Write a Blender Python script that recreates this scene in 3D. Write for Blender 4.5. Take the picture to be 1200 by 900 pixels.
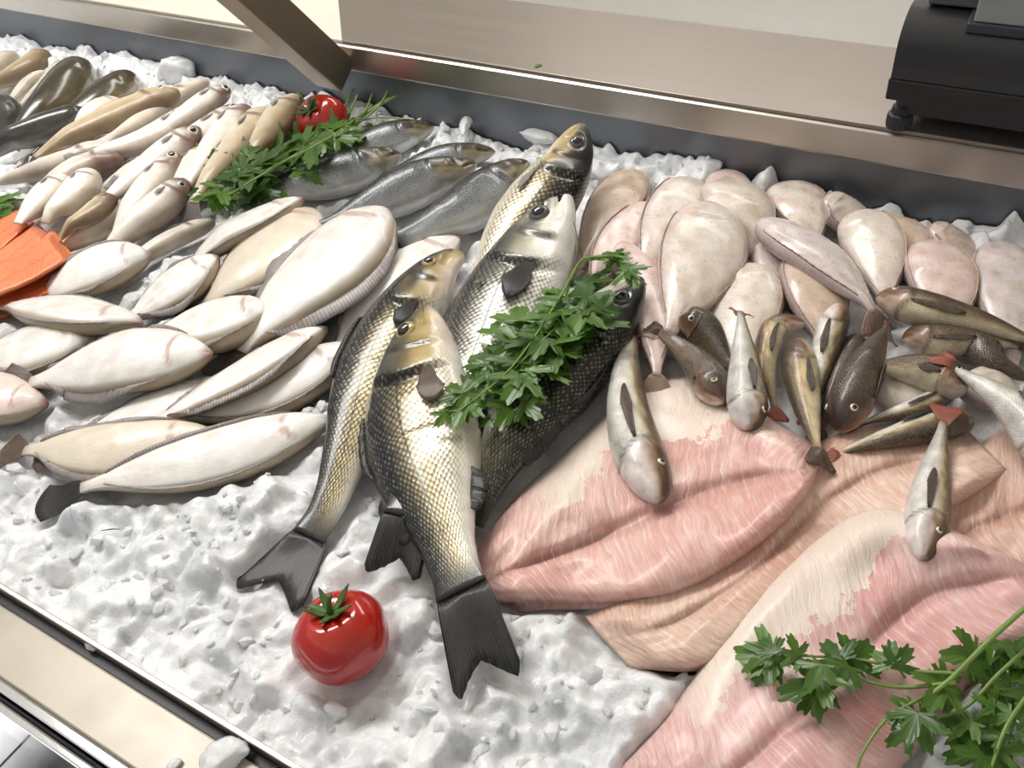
import bpy, math, random
import numpy as np
from mathutils import Vector, Matrix
random.seed(7); rng = np.random.default_rng(7)
scene = bpy.context.scene
COL = scene.collection
for o in list(bpy.data.objects): bpy.data.objects.remove(o)

# ------------------------------------------------------------------ camera
F = 1100.0; CAMZ = 0.70                      # focal length in pixels of a 1200 px wide frame, height over the ice
_n = np.array([176., 1166., 1100.]); _n /= np.linalg.norm(_n)
_X = np.array([2148., 714., -1100.]); _X -= _n*(_n@_X); _X /= np.linalg.norm(_X)
_Y = np.cross(-_n, _X)
RW = np.array([_X, _Y, -_n])                 # camera (right, down, forward) -> world
cam_d = bpy.data.cameras.new('camera'); cam = bpy.data.objects.new('camera', cam_d); COL.objects.link(cam)
cam_d.sensor_fit = 'HORIZONTAL'; cam_d.sensor_width = 36.0; cam_d.lens = 36.0*F/1200.0
cam_d.clip_start = 0.01
M3 = RW @ np.diag([1., -1., -1.])
mm = Matrix([list(r) for r in M3]).to_4x4(); mm.translation = (0, 0, CAMZ); cam.matrix_world = mm
scene.camera = cam

# ------------------------------------------------------------------ light
world = bpy.data.worlds.new('world'); scene.world = world; world.use_nodes = True
bg = world.node_tree.nodes['Background']
bg.inputs[0].default_value = (0.86, 0.93, 1.0, 1); bg.inputs[1].default_value = .47
sun_d = bpy.data.lights.new('sun', 'SUN'); sun_d.energy = 16.0; sun_d.angle = math.radians(2.0); sun_d.color = (1, .98, .94)
sun = bpy.data.objects.new('sun', sun_d); COL.objects.link(sun)
sun.rotation_euler = Vector((-0.69, -0.15, 0.70)).to_track_quat('Z', 'Y').to_euler()
def area(name, loc, tgt, sx, sy, power, col):
    d = bpy.data.lights.new(name, 'AREA'); d.shape = 'RECTANGLE'; d.size = sx; d.size_y = sy; d.energy = power; d.color = col
    o = bpy.data.objects.new(name, d); COL.objects.link(o); o.location = loc
    o.rotation_euler = (Vector(loc)-Vector(tgt)).to_track_quat('Z', 'Y').to_euler(); return o
area('added_top_light', (-1.5, 1.1, 1.80), (-0.9, 0.7, 0), 1.8, 0.5, 60, (1, .985, .96))  # unseen light added overhead for highlights on top of the fish
area('added_rear_light', (-1.0, 3.6, 1.85), (-1.0, 3.6, 0), 2.5, .6, 48, (1, .985, .96))  # unseen light added to brighten the floor behind the counter
scene.view_settings.view_transform = 'Standard'; scene.view_settings.look = 'None'
scene.view_settings.exposure = -0.34; scene.view_settings.gamma = 1.0
scene.view_settings.use_curve_mapping = False

# ------------------------------------------------------------------ helpers
def lin(*c):
    if len(c) == 1: c = c[0]
    return tuple(((v/255.)/12.92 if v/255. <= .04045 else (((v/255.)+.055)/1.055)**2.4) for v in c)
def smooth(a, b, x):
    t = np.clip((np.asarray(x, float)-a)/(b-a), 0, 1); return t*t*(3-2*t)
def unproj(px, py, z=0.0):
    d = RW @ np.array([px-600., py-450., F]); t = (z-CAMZ)/d[2]; p = d*t; p[2] += CAMZ; return p
def unprojY(px, py, Y):
    d = RW @ np.array([px-600., py-450., F]); p = d*(Y/d[1]); p[2] += CAMZ; return p
def catmull(P, n):
    P = np.asarray(P, float)
    if len(P) == 2: P = np.array([P[0], (P[0]+P[1])/2, P[1]])
    Q = np.vstack([2*P[0]-P[1], P, 2*P[-1]-P[-2]]); out = []
    for i in range(len(P)-1):
        p0, p1, p2, p3 = Q[i:i+4]
        for t in np.linspace(0, 1, 24, endpoint=False):
            out.append(.5*((2*p1)+(-p0+p2)*t+(2*p0-5*p1+4*p2-p3)*t*t+(-p0+3*p1-3*p2+p3)*t**3))
    out.append(P[-1]); out = np.array(out)
    s = np.r_[0, np.cumsum(np.linalg.norm(np.diff(out[:, :3], axis=0), axis=1))]
    q = np.linspace(0, s[-1], n)
    return np.stack([np.interp(q, s, out[:, k]) for k in range(out.shape[1])], 1), s[-1]

def mesh_obj(name, V, Fs, mat, parent=None, smooth_=True, uv=None, col=None, par=None):
    me = bpy.data.meshes.new(name); me.from_pydata([tuple(v) for v in V], [], [tuple(f) for f in Fs])
    if smooth_: me.polygons.foreach_set('use_smooth', [True]*len(me.polygons))
    if uv is not None:
        li = np.zeros(len(me.loops), int); me.loops.foreach_get('vertex_index', li)
        L = me.uv_layers.new(name='UVMap'); L.data.foreach_set('uv', np.asarray(uv, float)[li].ravel())
    if col is not None:
        a = me.color_attributes.new('Col', 'FLOAT_COLOR', 'POINT'); a.data.foreach_set('color', np.asarray(col, float).ravel())
    if par is not None:
        a = me.attributes.new('par', 'FLOAT_VECTOR', 'POINT'); a.data.foreach_set('vector', np.asarray(par, float).ravel())
    if mat: me.materials.append(mat)
    me.update()
    o = bpy.data.objects.new(name, me); COL.objects.link(o)
    if parent is not None:
        o.parent = parent; o.matrix_parent_inverse = Matrix.Translation(-Vector(parent.location)) if False else Matrix.Identity(4)
    return o
def thing(name, label, cat, loc=(0, 0, 0), group=None):
    o = bpy.data.objects.new(name, None); COL.objects.link(o); o.location = loc; o.empty_display_size = .02
    tag(o, label, cat, group); return o
def tag(o, label, cat, group=None):
    o['label'] = label; o['category'] = cat
    if group: o['group'] = group
    return o
def local(V, root): return np.asarray(V) - np.array(root.location)
def grid_faces(nu, nv, wrap=False, off=0):
    f = []
    for i in range(nu-1):
        for j in range(nv if wrap else nv-1):
            k = (j+1) % nv
            f.append((off+i*nv+j, off+i*nv+k, off+(i+1)*nv+k, off+(i+1)*nv+j))
    return f
def box_vf(x0, x1, y0, y1, z0, z1):
    V = [(x, y, z) for x in (x0, x1) for y in (y0, y1) for z in (z0, z1)]
    return V, [(0, 1, 3, 2), (4, 6, 7, 5), (0, 4, 5, 1), (2, 3, 7, 6), (0, 2, 6, 4), (1, 5, 7, 3)]
def bevel(o, w=.002, seg=2):
    m = o.modifiers.new('bevel', 'BEVEL'); m.width = w; m.segments = seg; m.limit_method = 'ANGLE'; return o
def tube_vf(P, r, n=8):
    P = np.asarray(P, float); r = np.broadcast_to(r, len(P)); V = []; N = len(P)
    for i in range(N):
        t = P[min(i+1, N-1)]-P[max(i-1, 0)]; t /= np.linalg.norm(t)+1e-9
        a = np.cross(t, [0, 0, 1.]);
        if np.linalg.norm(a) < 1e-3: a = np.array([1., 0, 0])
        a /= np.linalg.norm(a); b = np.cross(t, a)
        for k in range(n):
            th = 2*math.pi*k/n; V.append(P[i]+r[i]*(math.cos(th)*a+math.sin(th)*b))
    Fs = grid_faces(N, n, True); Fs.append(tuple(range(n))[::-1]); Fs.append(tuple(range((N-1)*n, N*n)))
    return V, Fs

# ------------------------------------------------------------------ materials
class NT:
    def __init__(s, name):
        s.m = bpy.data.materials.new(name); s.m.use_nodes = True; s.t = s.m.node_tree; s.b = s.t.nodes['Principled BSDF']
    def n(s, typ, **kw):
        o = s.t.nodes.new(typ)
        for k, v in kw.items():
            if k.startswith('i_'):
                key = k[2:]; key = int(key) if key.isdigit() else key
                s.set(o.inputs[key], v)
            else: setattr(o, k, v)
        return o
    def set(s, sock, v):
        if hasattr(v, 'is_output') or isinstance(v, bpy.types.NodeSocket): s.t.links.new(v, sock)
        else: sock.default_value = v
    def p(s, **kw):
        for k, v in kw.items(): s.set(s.b.inputs[k.replace('_', ' ')], v)
    def attr(s, name): return s.n('ShaderNodeAttribute', attribute_name=name)
    def math(s, op, a, b=0.0, clamp=False):
        o = s.n('ShaderNodeMath', operation=op, use_clamp=clamp); s.set(o.inputs[0], a); s.set(o.inputs[1], b); return o.outputs[0]
    def mix(s, f, a, b, mode='MIX'):
        o = s.n('ShaderNodeMix', data_type='RGBA', blend_type=mode); s.set(o.inputs[0], f)
        for k, v in ((6, a), (7, b)):
            s.set(o.inputs[k], tuple(v)+(1,) if isinstance(v, tuple) and len(v) == 3 else v)
        return o.outputs[2]
    def ramp(s, f, stops):
        o = s.n('ShaderNodeValToRGB'); s.set(o.inputs[0], f); e = o.color_ramp.elements
        while len(e) < len(stops): e.new(.5)
        for el, (p, c) in zip(e, stops):
            el.position = p; el.color = (c, c, c, 1) if isinstance(c, (int, float)) else tuple(c)+(1,)
        return o.outputs[0]
    def noise(s, scale, detail=3, vec=None, rough=.55, dist=0):
        o = s.n('ShaderNodeTexNoise'); s.set(o.inputs['Scale'], scale); s.set(o.inputs['Detail'], detail)
        s.set(o.inputs['Roughness'], rough); s.set(o.inputs['Distortion'], dist)
        if vec is not None: s.set(o.inputs['Vector'], vec)
        return o.outputs[0]
    def obj(s): return s.n('ShaderNodeTexCoord').outputs['Object']
    def geo(s): return s.n('ShaderNodeNewGeometry').outputs['Position']
    def uv(s): return s.n('ShaderNodeTexCoord').outputs['UV']
    def bump(s, h, strength=.3, dist=.002):
        o = s.n('ShaderNodeBump'); s.set(o.inputs['Height'], h); o.inputs['Strength'].default_value = strength
        o.inputs['Distance'].default_value = dist; s.t.links.new(o.outputs[0], s.b.inputs['Normal']); return o
    def mapping(s, vec, scale=(1, 1, 1), rot=(0, 0, 0)):
        o = s.n('ShaderNodeMapping'); s.set(o.inputs[0], vec); o.inputs['Scale'].default_value = scale; o.inputs['Rotation'].default_value = rot
        return o.outputs[0]
def simple(name, col, rough=.5, metal=0., coat=0., spec=.5):
    k = NT(name); k.p(Base_Color=tuple(lin(col))+(1,), Roughness=rough, Metallic=metal, Coat_Weight=coat, Specular_IOR_Level=spec); return k.m

def fish_mat(name, scale_mm=4.5, scale_dark=.45, metal=.35, rough=.3, coat=.6, line=0.0, noise_amt=.25, sss=.0, bump_=.35, spots=0.):
    k = NT(name); c = k.attr('Col'); par = k.attr('par'); sep = k.n('ShaderNodeSeparateXYZ'); k.set(sep.inputs[0], par.outputs['Vector'])
    amt = c.outputs['Alpha']; g = k.geo()
    n1 = k.noise(55, 4, g); base = k.mix(k.ramp(n1, [(.3, 0.), (.7, 1.)]), k.mix(1., c.outputs['Color'], (1-noise_amt,)*3, 'MULTIPLY'), c.outputs['Color'])
    n2 = k.noise(420, 2, g)
    h = n2
    if scale_mm:
        mp = k.mapping(k.uv(), (1000/scale_mm/1.25, 1000/scale_mm, 1), (0, 0, math.radians(45)))
        v = k.n('ShaderNodeTexVoronoi', feature='F1', voronoi_dimensions='2D'); k.set(v.inputs['Vector'], mp); v.inputs['Scale'].default_value = 1.; v.inputs['Randomness'].default_value = .22
        edge = k.ramp(v.outputs['Distance'], [(.36, 0.), (.62, 1.)])
        e2 = k.math('MULTIPLY', edge, amt)
        # a pale glint is painted into each scale's centre, its rim is dark
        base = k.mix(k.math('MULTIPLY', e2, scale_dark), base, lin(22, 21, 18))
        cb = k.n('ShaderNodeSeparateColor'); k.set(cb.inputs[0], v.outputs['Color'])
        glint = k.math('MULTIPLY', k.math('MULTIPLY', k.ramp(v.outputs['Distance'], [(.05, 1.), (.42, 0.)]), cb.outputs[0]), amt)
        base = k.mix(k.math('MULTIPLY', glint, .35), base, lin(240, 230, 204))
        h = k.math('ADD', k.math('MULTIPLY', k.math('SUBTRACT', 1., v.outputs['Distance']), amt), k.math('MULTIPLY', n2, .3))
    if line:
        d = k.math('ABSOLUTE', k.math('SUBTRACT', sep.outputs[1], k.math('ADD', .1, k.math('MULTIPLY', k.math('SUBTRACT', .5, sep.outputs[0]), .35))))
        ln = k.math('MULTIPLY', k.math('LESS_THAN', d, .018), amt); ln = k.math('MULTIPLY', ln, line)
        base = k.mix(ln, base, lin(25, 24, 18))
    if spots:
        s = k.ramp(k.noise(300, 2, g), [(.62, 0.), (.7, 1.)]); base = k.mix(k.math('MULTIPLY', s, spots), base, lin(60, 50, 44))
    k.p(Base_Color=base, Metallic=k.math('MULTIPLY', amt, metal), Roughness=rough, Coat_Weight=coat, Coat_Roughness=.12, Specular_IOR_Level=.5)
    if sss: k.p(Subsurface_Weight=sss, Subsurface_Radius=(.006, .004, .003), Subsurface_Scale=1.)
    k.bump(h, bump_, .0012); return k.m
M = {}
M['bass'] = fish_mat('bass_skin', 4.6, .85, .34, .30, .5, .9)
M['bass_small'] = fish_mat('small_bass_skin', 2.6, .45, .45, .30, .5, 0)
M['pale'] = fish_mat('pale_flatfish_skin', 0, 0, 0, .34, .35, 0, .12, .12, .45)
M['sole'] = fish_mat('sole_skin', 0, 0, 0, .36, .4, 0, .22, .15, .35, .35)
M['whiting'] = fish_mat('whiting_skin', 0, 0, .1, .38, .25, 0, .2, .08, .45)
M['cod'] = fish_mat('cod_skin', 0, 0, .2, .25, .8, 0, .35, 0, .2)
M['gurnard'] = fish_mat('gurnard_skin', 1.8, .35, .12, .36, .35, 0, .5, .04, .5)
def fin_mat(name, col, col2, alpha=1.0, rough=.3, nrays=26):
    k = NT(name); sep = k.n('ShaderNodeSeparateXYZ'); k.set(sep.inputs[0], k.uv())
    w = k.math('SINE', k.math('MULTIPLY', sep.outputs[0], nrays*6.2832)); w = k.math('ADD', k.math('MULTIPLY', w, .5), .5)
    n = k.noise(120, 3, k.geo())
    b = k.mix(k.math('MULTIPLY', w, n), lin(col), lin(col2)); k.p(Base_Color=b, Roughness=rough, Coat_Weight=.2, Coat_Roughness=.2, Alpha=alpha)
    k.bump(w, .5, .001); return k.m
M['fin_dark'] = fin_mat('dark_fin', (20, 20, 21), (66, 62, 54), 1., .42)
M['fin_pale'] = fin_mat('pale_fin', (150, 140, 138), (204, 196, 192), .8, .3, 60)
M['fin_brown'] = fin_mat('brown_fin', (66, 52, 44), (150, 128, 108), .96)
M['fin_tan'] = fin_mat('tan_fin', (176, 150, 132), (206, 186, 170), .97)
M['fin_red'] = fin_mat('red_fin', (132, 66, 52), (196, 120, 96))
M['iris_gold'] = simple('iris_gold', (176, 156, 104), .15, .3, .8)
M['iris_pale'] = simple('iris_pale', (226, 216, 188), .15, .1, .8)
M['iris_grey'] = simple('iris_grey', (92, 92, 88), .15, .2, .8)
M['pupil'] = simple('pupil', (10, 11, 14), .05, 0, 1.)
M['mouth'] = simple('mouth_flesh', (188, 120, 110), .3, 0, .4)

def steel(name, col, rough, aniso=0, metal=1.0, streak=(2, 60, 60), var=.25):
    k = NT(name); g = k.geo(); n = k.noise(1.0, 5, k.mapping(g, streak)); n2 = k.noise(9., 3, g)
    k.p(Base_Color=k.mix(k.math('MULTIPLY', n2, var), lin(col), tuple(c*.55 for c in lin(col))), Metallic=metal,
        Roughness=k.math('ADD', rough-.06, k.math('MULTIPLY', n, .14)))
    k.bump(n, .08, .001); return k.m
M['steel'] = steel('brushed_steel', (196, 190, 182), .32)
M['steel_dark'] = steel('dark_steel', (122, 126, 132), .42, metal=.85)
M['steel_warm'] = steel('warm_steel', (146, 136, 127), .36, metal=.7)
M['steel_post'] = steel('post_steel', (150, 138, 124), .42, streak=(60, 3, 3))
M['chrome'] = simple('chrome_edge', (216, 218, 222), .1, 1.)
M['black_gap'] = simple('near_black', (24, 24, 34), .4)  # plain near-black, also colours the strip of painted gap shade

k = NT('crushed_ice'); g = k.geo()
n1 = k.noise(38, 5, g, .6); n2 = k.noise(11, 3, g)
k.p(Base_Color=k.mix(k.ramp(k.noise(20, 6, g, .6, .6), [(.40, 0.), (.56, 1.)]), k.mix(n1, lin(208, 210, 213), lin(230, 231, 233)), lin(246, 247, 249)), Roughness=k.ramp(n2, [(.35, .06), (.65, .25)]),
    Subsurface_Weight=.6, Subsurface_Radius=(.005, .0055, .006), Subsurface_Scale=1., Transmission_Weight=.12, IOR=1.31, Coat_Weight=.3, Coat_Roughness=.1)
k.bump(k.noise(95, 5, g, .65), .6, .004); M['ice'] = k.m
k = NT('clear_ice'); g = k.geo()
k.p(Base_Color=lin(246, 248, 250)+(1,), Roughness=.15, Transmission_Weight=.25, IOR=1.31, Subsurface_Weight=.6, Subsurface_Radius=(.01, .01, .01), Subsurface_Scale=1.)
k.bump(k.noise(130, 4, g, .6), .4, .003); M['ice_clear'] = k.m

# ------------------------------------------------------------------ setting
def struct(name, V, Fs, mat):
    o = mesh_obj(name, V, Fs, mat, None, False); o['kind'] = 'structure'; return o
ZF = -0.90
k = NT('floor_slab'); g = k.geo(); n = k.noise(6, 6, g, .65); n2 = k.noise(40, 3, g)
k.p(Base_Color=k.mix(n2, k.mix(n, lin(190, 187, 182), lin(216, 213, 208)), lin(204, 200, 195)), Roughness=.6); M['floor_back'] = k.m
k = NT('floor_tile'); g = k.geo(); n = k.noise(30, 5, g, .65)
k.p(Base_Color=k.mix(n, lin(112, 114, 120), lin(140, 141, 146)), Roughness=.5); M['floor_tile'] = k.m
M['grout'] = simple('grout', (176, 176, 174), .8)
M['plaster'] = simple('plaster', (226, 222, 214), .8)
V, Fs = box_vf(-7, 5, 1.0, 6, ZF-.1, ZF); struct('floor', V, Fs, M['floor_back'])
V, Fs = box_vf(-7, 5, -6, 1.0, ZF-.1, ZF-.004); ff = struct('floor_front', V, Fs, M['grout'])
ff['label'] = 'grout bed under the grey floor tiles in front of the counter'
tile_me = None
for i in range(-6, 1):
    for j in range(-2, 2):
        a = .45; gx = -1.37+i*a; gy = .02+j*a
        if i < -5 or i > 0: continue
        V, Fs = box_vf(0, a-.006, 0, a-.006, -.02, .0)
        if tile_me is None:
            t = mesh_obj('tile', V, Fs, M['floor_tile'], ff, False); tile_me = t.data
        else:
            t = bpy.data.objects.new('tile', tile_me); COL.objects.link(t); t.parent = ff
        t.location = (gx+a, gy, ZF)
V, Fs = box_vf(-7, 5, 6.0, 6.1, ZF, 2.1); struct('wall_back', V, Fs, M['plaster'])
V, Fs = box_vf(-3.2, -3.1, 1.5, 6, ZF, 2.0); struct('shade_wall_left', V, Fs, M['plaster'])  # unseen wall added to keep the sun off the rear floor
V, Fs = box_vf(2.6, 2.7, -1.2, 6, ZF, 2.1); struct('wall_right', V, Fs, M['plaster'])
V, Fs = box_vf(-4.24, 2.7, -2.0, 6, 2.0, 2.1); struct('shade_ceiling', V, Fs, M['plaster'])  # unseen roof slab put in to shade the counter, edge set by the sun patch

# ---- counter
YF, YB = 0.155, 1.07
XL, XR = -3.0, 1.0
ctr = thing('display_counter', 'stainless steel fish display counter with crushed ice and a raised back rim', 'counter', (-1.0, .6, ZF))
def cpart(name, V, Fs, mat, bv=.002, sm=False):
    o = mesh_obj(name, local(V, ctr), Fs, mat, ctr, sm)
    if bv: bevel(o, bv)
    return o
V, Fs = box_vf(XL, XR, .45, 1.25, ZF, -.16); cpart('base_cabinet', V, Fs, M['steel_dark'])
V, Fs = box_vf(XL, XR, .08, YB+.02, -.18, -.14); cpart('tub_floor', V, Fs, M['steel_dark'])
V, Fs = box_vf(XL, XR, YB, YB+.012, -.14, .095); cpart('back_wall', V, Fs, M['steel_dark'])
# folded lip over the back wall, tilted back a little
V = []; pr = [(YB-.005, .066), (YB-.0065, .069), (YB-.003, .104), (YB+.0, .106), (YB+.20, .106), (YB+.20, .095), (YB+.006, .095), (YB-.002, .066)]
for x in (XL, XR): V += [(x, y, z) for y, z in pr]
npf = len(pr); Fs = [(i, (i+1) % npf, npf+(i+1) % npf, npf+i) for i in range(npf)]+[tuple(range(npf))[::-1], tuple(range(npf, 2*npf))]
cpart('back_lip', V, Fs, M['steel'], 0)
# two top plates lie on the ledge: a pale board on the left, a warm steel plate on the right
a0, a1 = unproj(402, 50, .11), unproj(397, 0, .11)
def plate(name, poly, z0, z1, mat):
    n = len(poly); V = [(x, y, z0) for x, y in poly]+[(x, y, z1) for x, y in poly]
    cpart(name, V, [tuple(range(n))[::-1], tuple(range(n, 2*n))]+[(i, (i+1) % n, n+(i+1) % n, n+i) for i in range(n)], mat, .0008)
k = NT('pale_board'); g = k.geo(); n = k.noise(1., 5, k.mapping(g, (4, 60, 60)))
k.p(Base_Color=k.mix(n, lin(196, 186, 172), lin(216, 208, 196)), Roughness=.4); M['board'] = k.m
YL = YB+.215
xb = a0[0]+(a1[0]-a0[0])/(a1[1]-a0[1])*(YL-a0[1]); x0 = a0[0]+(a1[0]-a0[0])/(a1[1]-a0[1])*(YB+.004-a0[1])
plate('top_board', [(XL, YB+.004), (x0-.001, YB+.004), (xb-.001, YL), (xb-.001, YL+.5), (XL, YL+.5)], .106, .1105, M['board'])
plate('top_plate', [(x0, YB+.002), (XR, YB+.002), (XR, YL), (xb, YL)], .106, .1112, M['steel_warm'])
V, Fs = box_vf(XL, XR, YB+.18, YL, ZF, .094); cpart('rear_panel', V, Fs, M['steel'])
# front: upstand, dark strip painting the gap's shade, wide ledge, chrome edge
V, Fs = box_vf(XL, XR, YF-.004, YF+.001, -.15, .010); cpart('front_upstand', V, Fs, M['steel'], .001)
V, Fs = box_vf(XL, XR, YF-.012, YF-.0045, -.02, -.004); cpart('gap_shade', V, Fs, M['black_gap'], 0)
k = NT('front_ledge_steel'); g = k.geo(); n = k.noise(12, 5, g, .6)
k.p(Base_Color=k.mix(n, lin(150, 141, 128), lin(184, 176, 164)), Metallic=.25, Roughness=k.ramp(n, [(.3, .25), (.7, .42)])); M['ledge'] = k.m
V, Fs = box_vf(XL, XR, .092, YF-.0125, -.03, -.002); cpart('front_ledge', V, Fs, M['ledge'])
for nm, y0, y1, z0, z1, m in (('edge_trim', .082, .0915, -.10, .001, 'chrome'), ('edge_strip', .078, .0815, -.10, -.004, 'black_gap'), ('edge_rail', .070, .0775, -.10, -.001, 'chrome')):
    V, Fs = box_vf(XL, XR, y0, y1, z0, z1); cpart(nm, V, Fs, M[m], .002)
V, Fs = box_vf(XL, XR, .0925, .30, -.20, -.18); cpart('under_panel', V, Fs, M['steel_dark'])
# slanted glass bracket post rising from the lip towards the customers
s0 = unprojY(391, 84, YB-.02)
D = np.array([-.03, -.585, .81]); D /= np.linalg.norm(D)
W1 = np.cross(D, [0, 0, 1.]); W1 /= np.linalg.norm(W1); W2 = np.cross(W1, D)
ang = 0.0; A = W1*math.cos(ang)+W2*math.sin(ang); B = -W1*math.sin(ang)+W2*math.cos(ang)
hw, ht = .028, .027; V = []
for t, sh in ((-.006, 1), (.75, 1)):
    for a, b in ((-1, -1), (1, -1), (1, 1), (-1, 1)): V.append(s0+D*t+A*a*hw+B*b*ht)
cpart('bracket_post', V, [(0, 3, 2, 1), (4, 5, 6, 7), (0, 1, 5, 4), (1, 2, 6, 5), (2, 3, 7, 6), (3, 0, 4, 7)], M['steel_post'], .002)

# ------------------------------------------------------------------ height field of what has been laid down so far
GX0, GY0, GS = -2.6, 0.0, .004
GNX, GNY = 800, 276
HF = np.zeros((GNX, GNY))
def hs(x, y):
    i = np.clip(((np.asarray(x)-GX0)/GS).round().astype(int), 0, GNX-1); j = np.clip(((np.asarray(y)-GY0)/GS).round().astype(int), 0, GNY-1)
    return HF[i, j]
def stamp(x, y, z):
    x = np.ravel(x); y = np.ravel(y); z = np.ravel(z)
    for dx in (0, GS):
        for dy in (0, GS):
            i = np.floor((x-GX0)/GS).astype(int)+(dx > 0); j = np.floor((y-GY0)/GS).astype(int)+(dy > 0)
            ok = (i >= 0) & (i < GNX) & (j >= 0) & (j < GNY); np.maximum.at(HF, (i[ok], j[ok]), z[ok])

# ------------------------------------------------------------------ fish
PROF = {  # u, dorsal half, ventral half, half thickness, all as a share of the greatest body depth
 'bass': ([0, .02, .06, .12, .2, .28, .38, .5, .62, .75, .86, .94, 1],
          [.04, .12, .22, .32, .40, .46, .50, .48, .40, .29, .21, .19, .20],
          [.04, .12, .20, .29, .37, .43, .49, .50, .43, .29, .205, .18, .19],
          [.03, .09, .15, .21, .27, .30, .32, .31, .26, .17, .10, .06, .03]),
 'flat': ([0, .03, .08, .16, .28, .42, .55, .68, .8, .89, .95, 1],
          [.05, .13, .24, .37, .47, .50, .48, .40, .27, .15, .10, .10],
          [.05, .12, .22, .35, .46, .50, .48, .40, .27, .15, .10, .10],
          [.04, .09, .13, .16, .18, .185, .17, .14, .10, .07, .05, .02]),
 'sole': ([0, .015, .05, .11, .2, .32, .45, .6, .74, .86, .94, 1],
          [.06, .16, .29, .39, .46, .50, .49, .42, .30, .18, .10, .07],
          [.06, .16, .28, .38, .46, .50, .49, .42, .30, .18, .10, .07],
          [.06, .09, .12, .15, .17, .18, .17, .15, .12, .08, .05, .02]),
 'whiting': ([0, .02, .06, .13, .22, .32, .45, .58, .72, .85, .94, 1],
          [.12, .22, .33, .42, .46, .50, .49, .44, .35, .25, .17, .15],
          [.12, .21, .32, .42, .47, .50, .48, .42, .33, .23, .16, .15],
          [.10, .20, .30, .38, .41, .43, .41, .36, .28, .18, .10, .03]),
 'gurnard': ([0, .02, .06, .12, .2, .28, .38, .52, .68, .82, .93, 1],
          [.12, .22, .34, .43, .48, .49, .47, .41, .31, .20, .12, .11],
          [.10, .18, .30, .41, .48, .50, .48, .42, .31, .20, .12, .11],
          [.10, .20, .32, .41, .45, .45, .42, .35, .26, .16, .09, .03]),
}
def C3(c): return np.array(lin(c))
def blend(v, stops):
    v = np.asarray(v); ps = [s[0] for s in stops]; cs = np.array([C3(s[1]) for s in stops])
    return np.stack([np.interp(v, ps, cs[:, k]) for k in range(3)], -1)
def mixc(A, c, f): return A*(1-f[..., None])+C3(c)*f[..., None]
def vnoise(u, a, k, seed):
    r = np.random.default_rng(seed); out = np.zeros_like(u)
    for _ in range(5):
        f = r.uniform(.6, 1.6, 2)*k; p = r.uniform(0, 6.28, 2); out += np.sin(u*f[0]*6.28+p[0])*np.sin(a*f[1]*2.2+p[1]+u*3)
    return out/2.2

def col_bass(u, a, b, seed, tone='gold', **kw):
    if tone == 'gold': st = [(-1, (240, 234, 222)), (-.55, (232, 222, 196)), (-.25, (190, 174, 134)), (.1, (128, 113, 76)), (.32, (72, 65, 46)), (.5, (30, 30, 29)), (1, (16, 18, 24))]
    elif tone == 'silver': st = [(-1, (246, 243, 238)), (-.4, (240, 236, 226)), (.0, (200, 194, 180)), (.35, (128, 125, 116)), (.62, (62, 64, 68)), (1, (30, 32, 38))]
    elif tone == 'dark': st = [(-1, (238, 234, 226)), (-.62, (214, 208, 190)), (-.3, (132, 126, 108)), (.1, (82, 78, 64)), (.45, (46, 46, 40)), (.8, (26, 27, 26)), (1, (20, 21, 22))]
    else: st = [(-1, (224, 224, 222)), (-.4, (170, 174, 178)), (0, (108, 113, 120)), (.35, (64, 69, 74)), (.7, (40, 43, 46)), (1, (44, 46, 46))]
    c = blend(a+.06*vnoise(u, a, 2, seed), st)
    head = smooth(.315, .265, u+.10*a*a)
    if tone == 'small':
        hc = blend(a+.25*vnoise(u, a, 4, seed+1), [(-1, (190, 184, 170)), (-.2, (140, 128, 96)), (.1, (40, 37, 32)), (.35, (104, 94, 70)), (.6, (46, 44, 40)), (1, (96, 90, 80))])
    elif tone == 'silver':
        hc = blend(a+.18*vnoise(u, a, 3, seed+1), [(-1, (244, 240, 234)), (-.2, (238, 232, 220)), (.08, (176, 170, 148)), (.35, (100, 97, 88)), (.6, (66, 66, 66)), (1, (40, 42, 46))])
    elif tone == 'dark':
        hc = blend(a+.18*vnoise(u, a, 3, seed+1), [(-1, (226, 220, 208)), (-.35, (190, 182, 164)), (.0, (96, 92, 82)), (.4, (52, 52, 50)), (1, (28, 29, 31))])
    else:
        hc = blend(a+.14*vnoise(u, a, 3, seed+1), [(-1, (236, 220, 206)), (-.72, (226, 206, 182)), (-.5, (196, 172, 120)), (-.1, (164, 142, 90)), (.12, (104, 92, 62)), (.32, (56, 54, 48)), (.55, (34, 36, 39)), (1, (26, 28, 32))])
    c = c*(1-head[..., None])+hc*head[..., None]
    if tone != 'small':
        op = smooth(.022, .008, np.abs(u-(.304-.06*(a-.05)**2)))*smooth(.75, .45, np.abs(a-.15)); c = mixc(c, (24, 22, 19), op*.95)  # dark gill-slit line: pigment plus the crevice's shade painted in
        gp = smooth(.02, .004, np.abs(u-(.195-.05*a*a)))*smooth(.6, .4, np.abs(a+.02)); c = mixc(c, (58, 50, 36), gp*.9)
        sn = smooth(.05, .0, u); c = mixc(c, (176, 130, 120) if tone == 'silver' else (120, 104, 92), sn*.6)
    tl = smooth(.88, 1.0, u); c = mixc(c, (30, 29, 28), tl*.97)
    alpha = ((1-head)*smooth(-.98, -.5, a)*.9+.1*(1-head))*(1-tl*.8)
    return c, alpha
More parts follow.
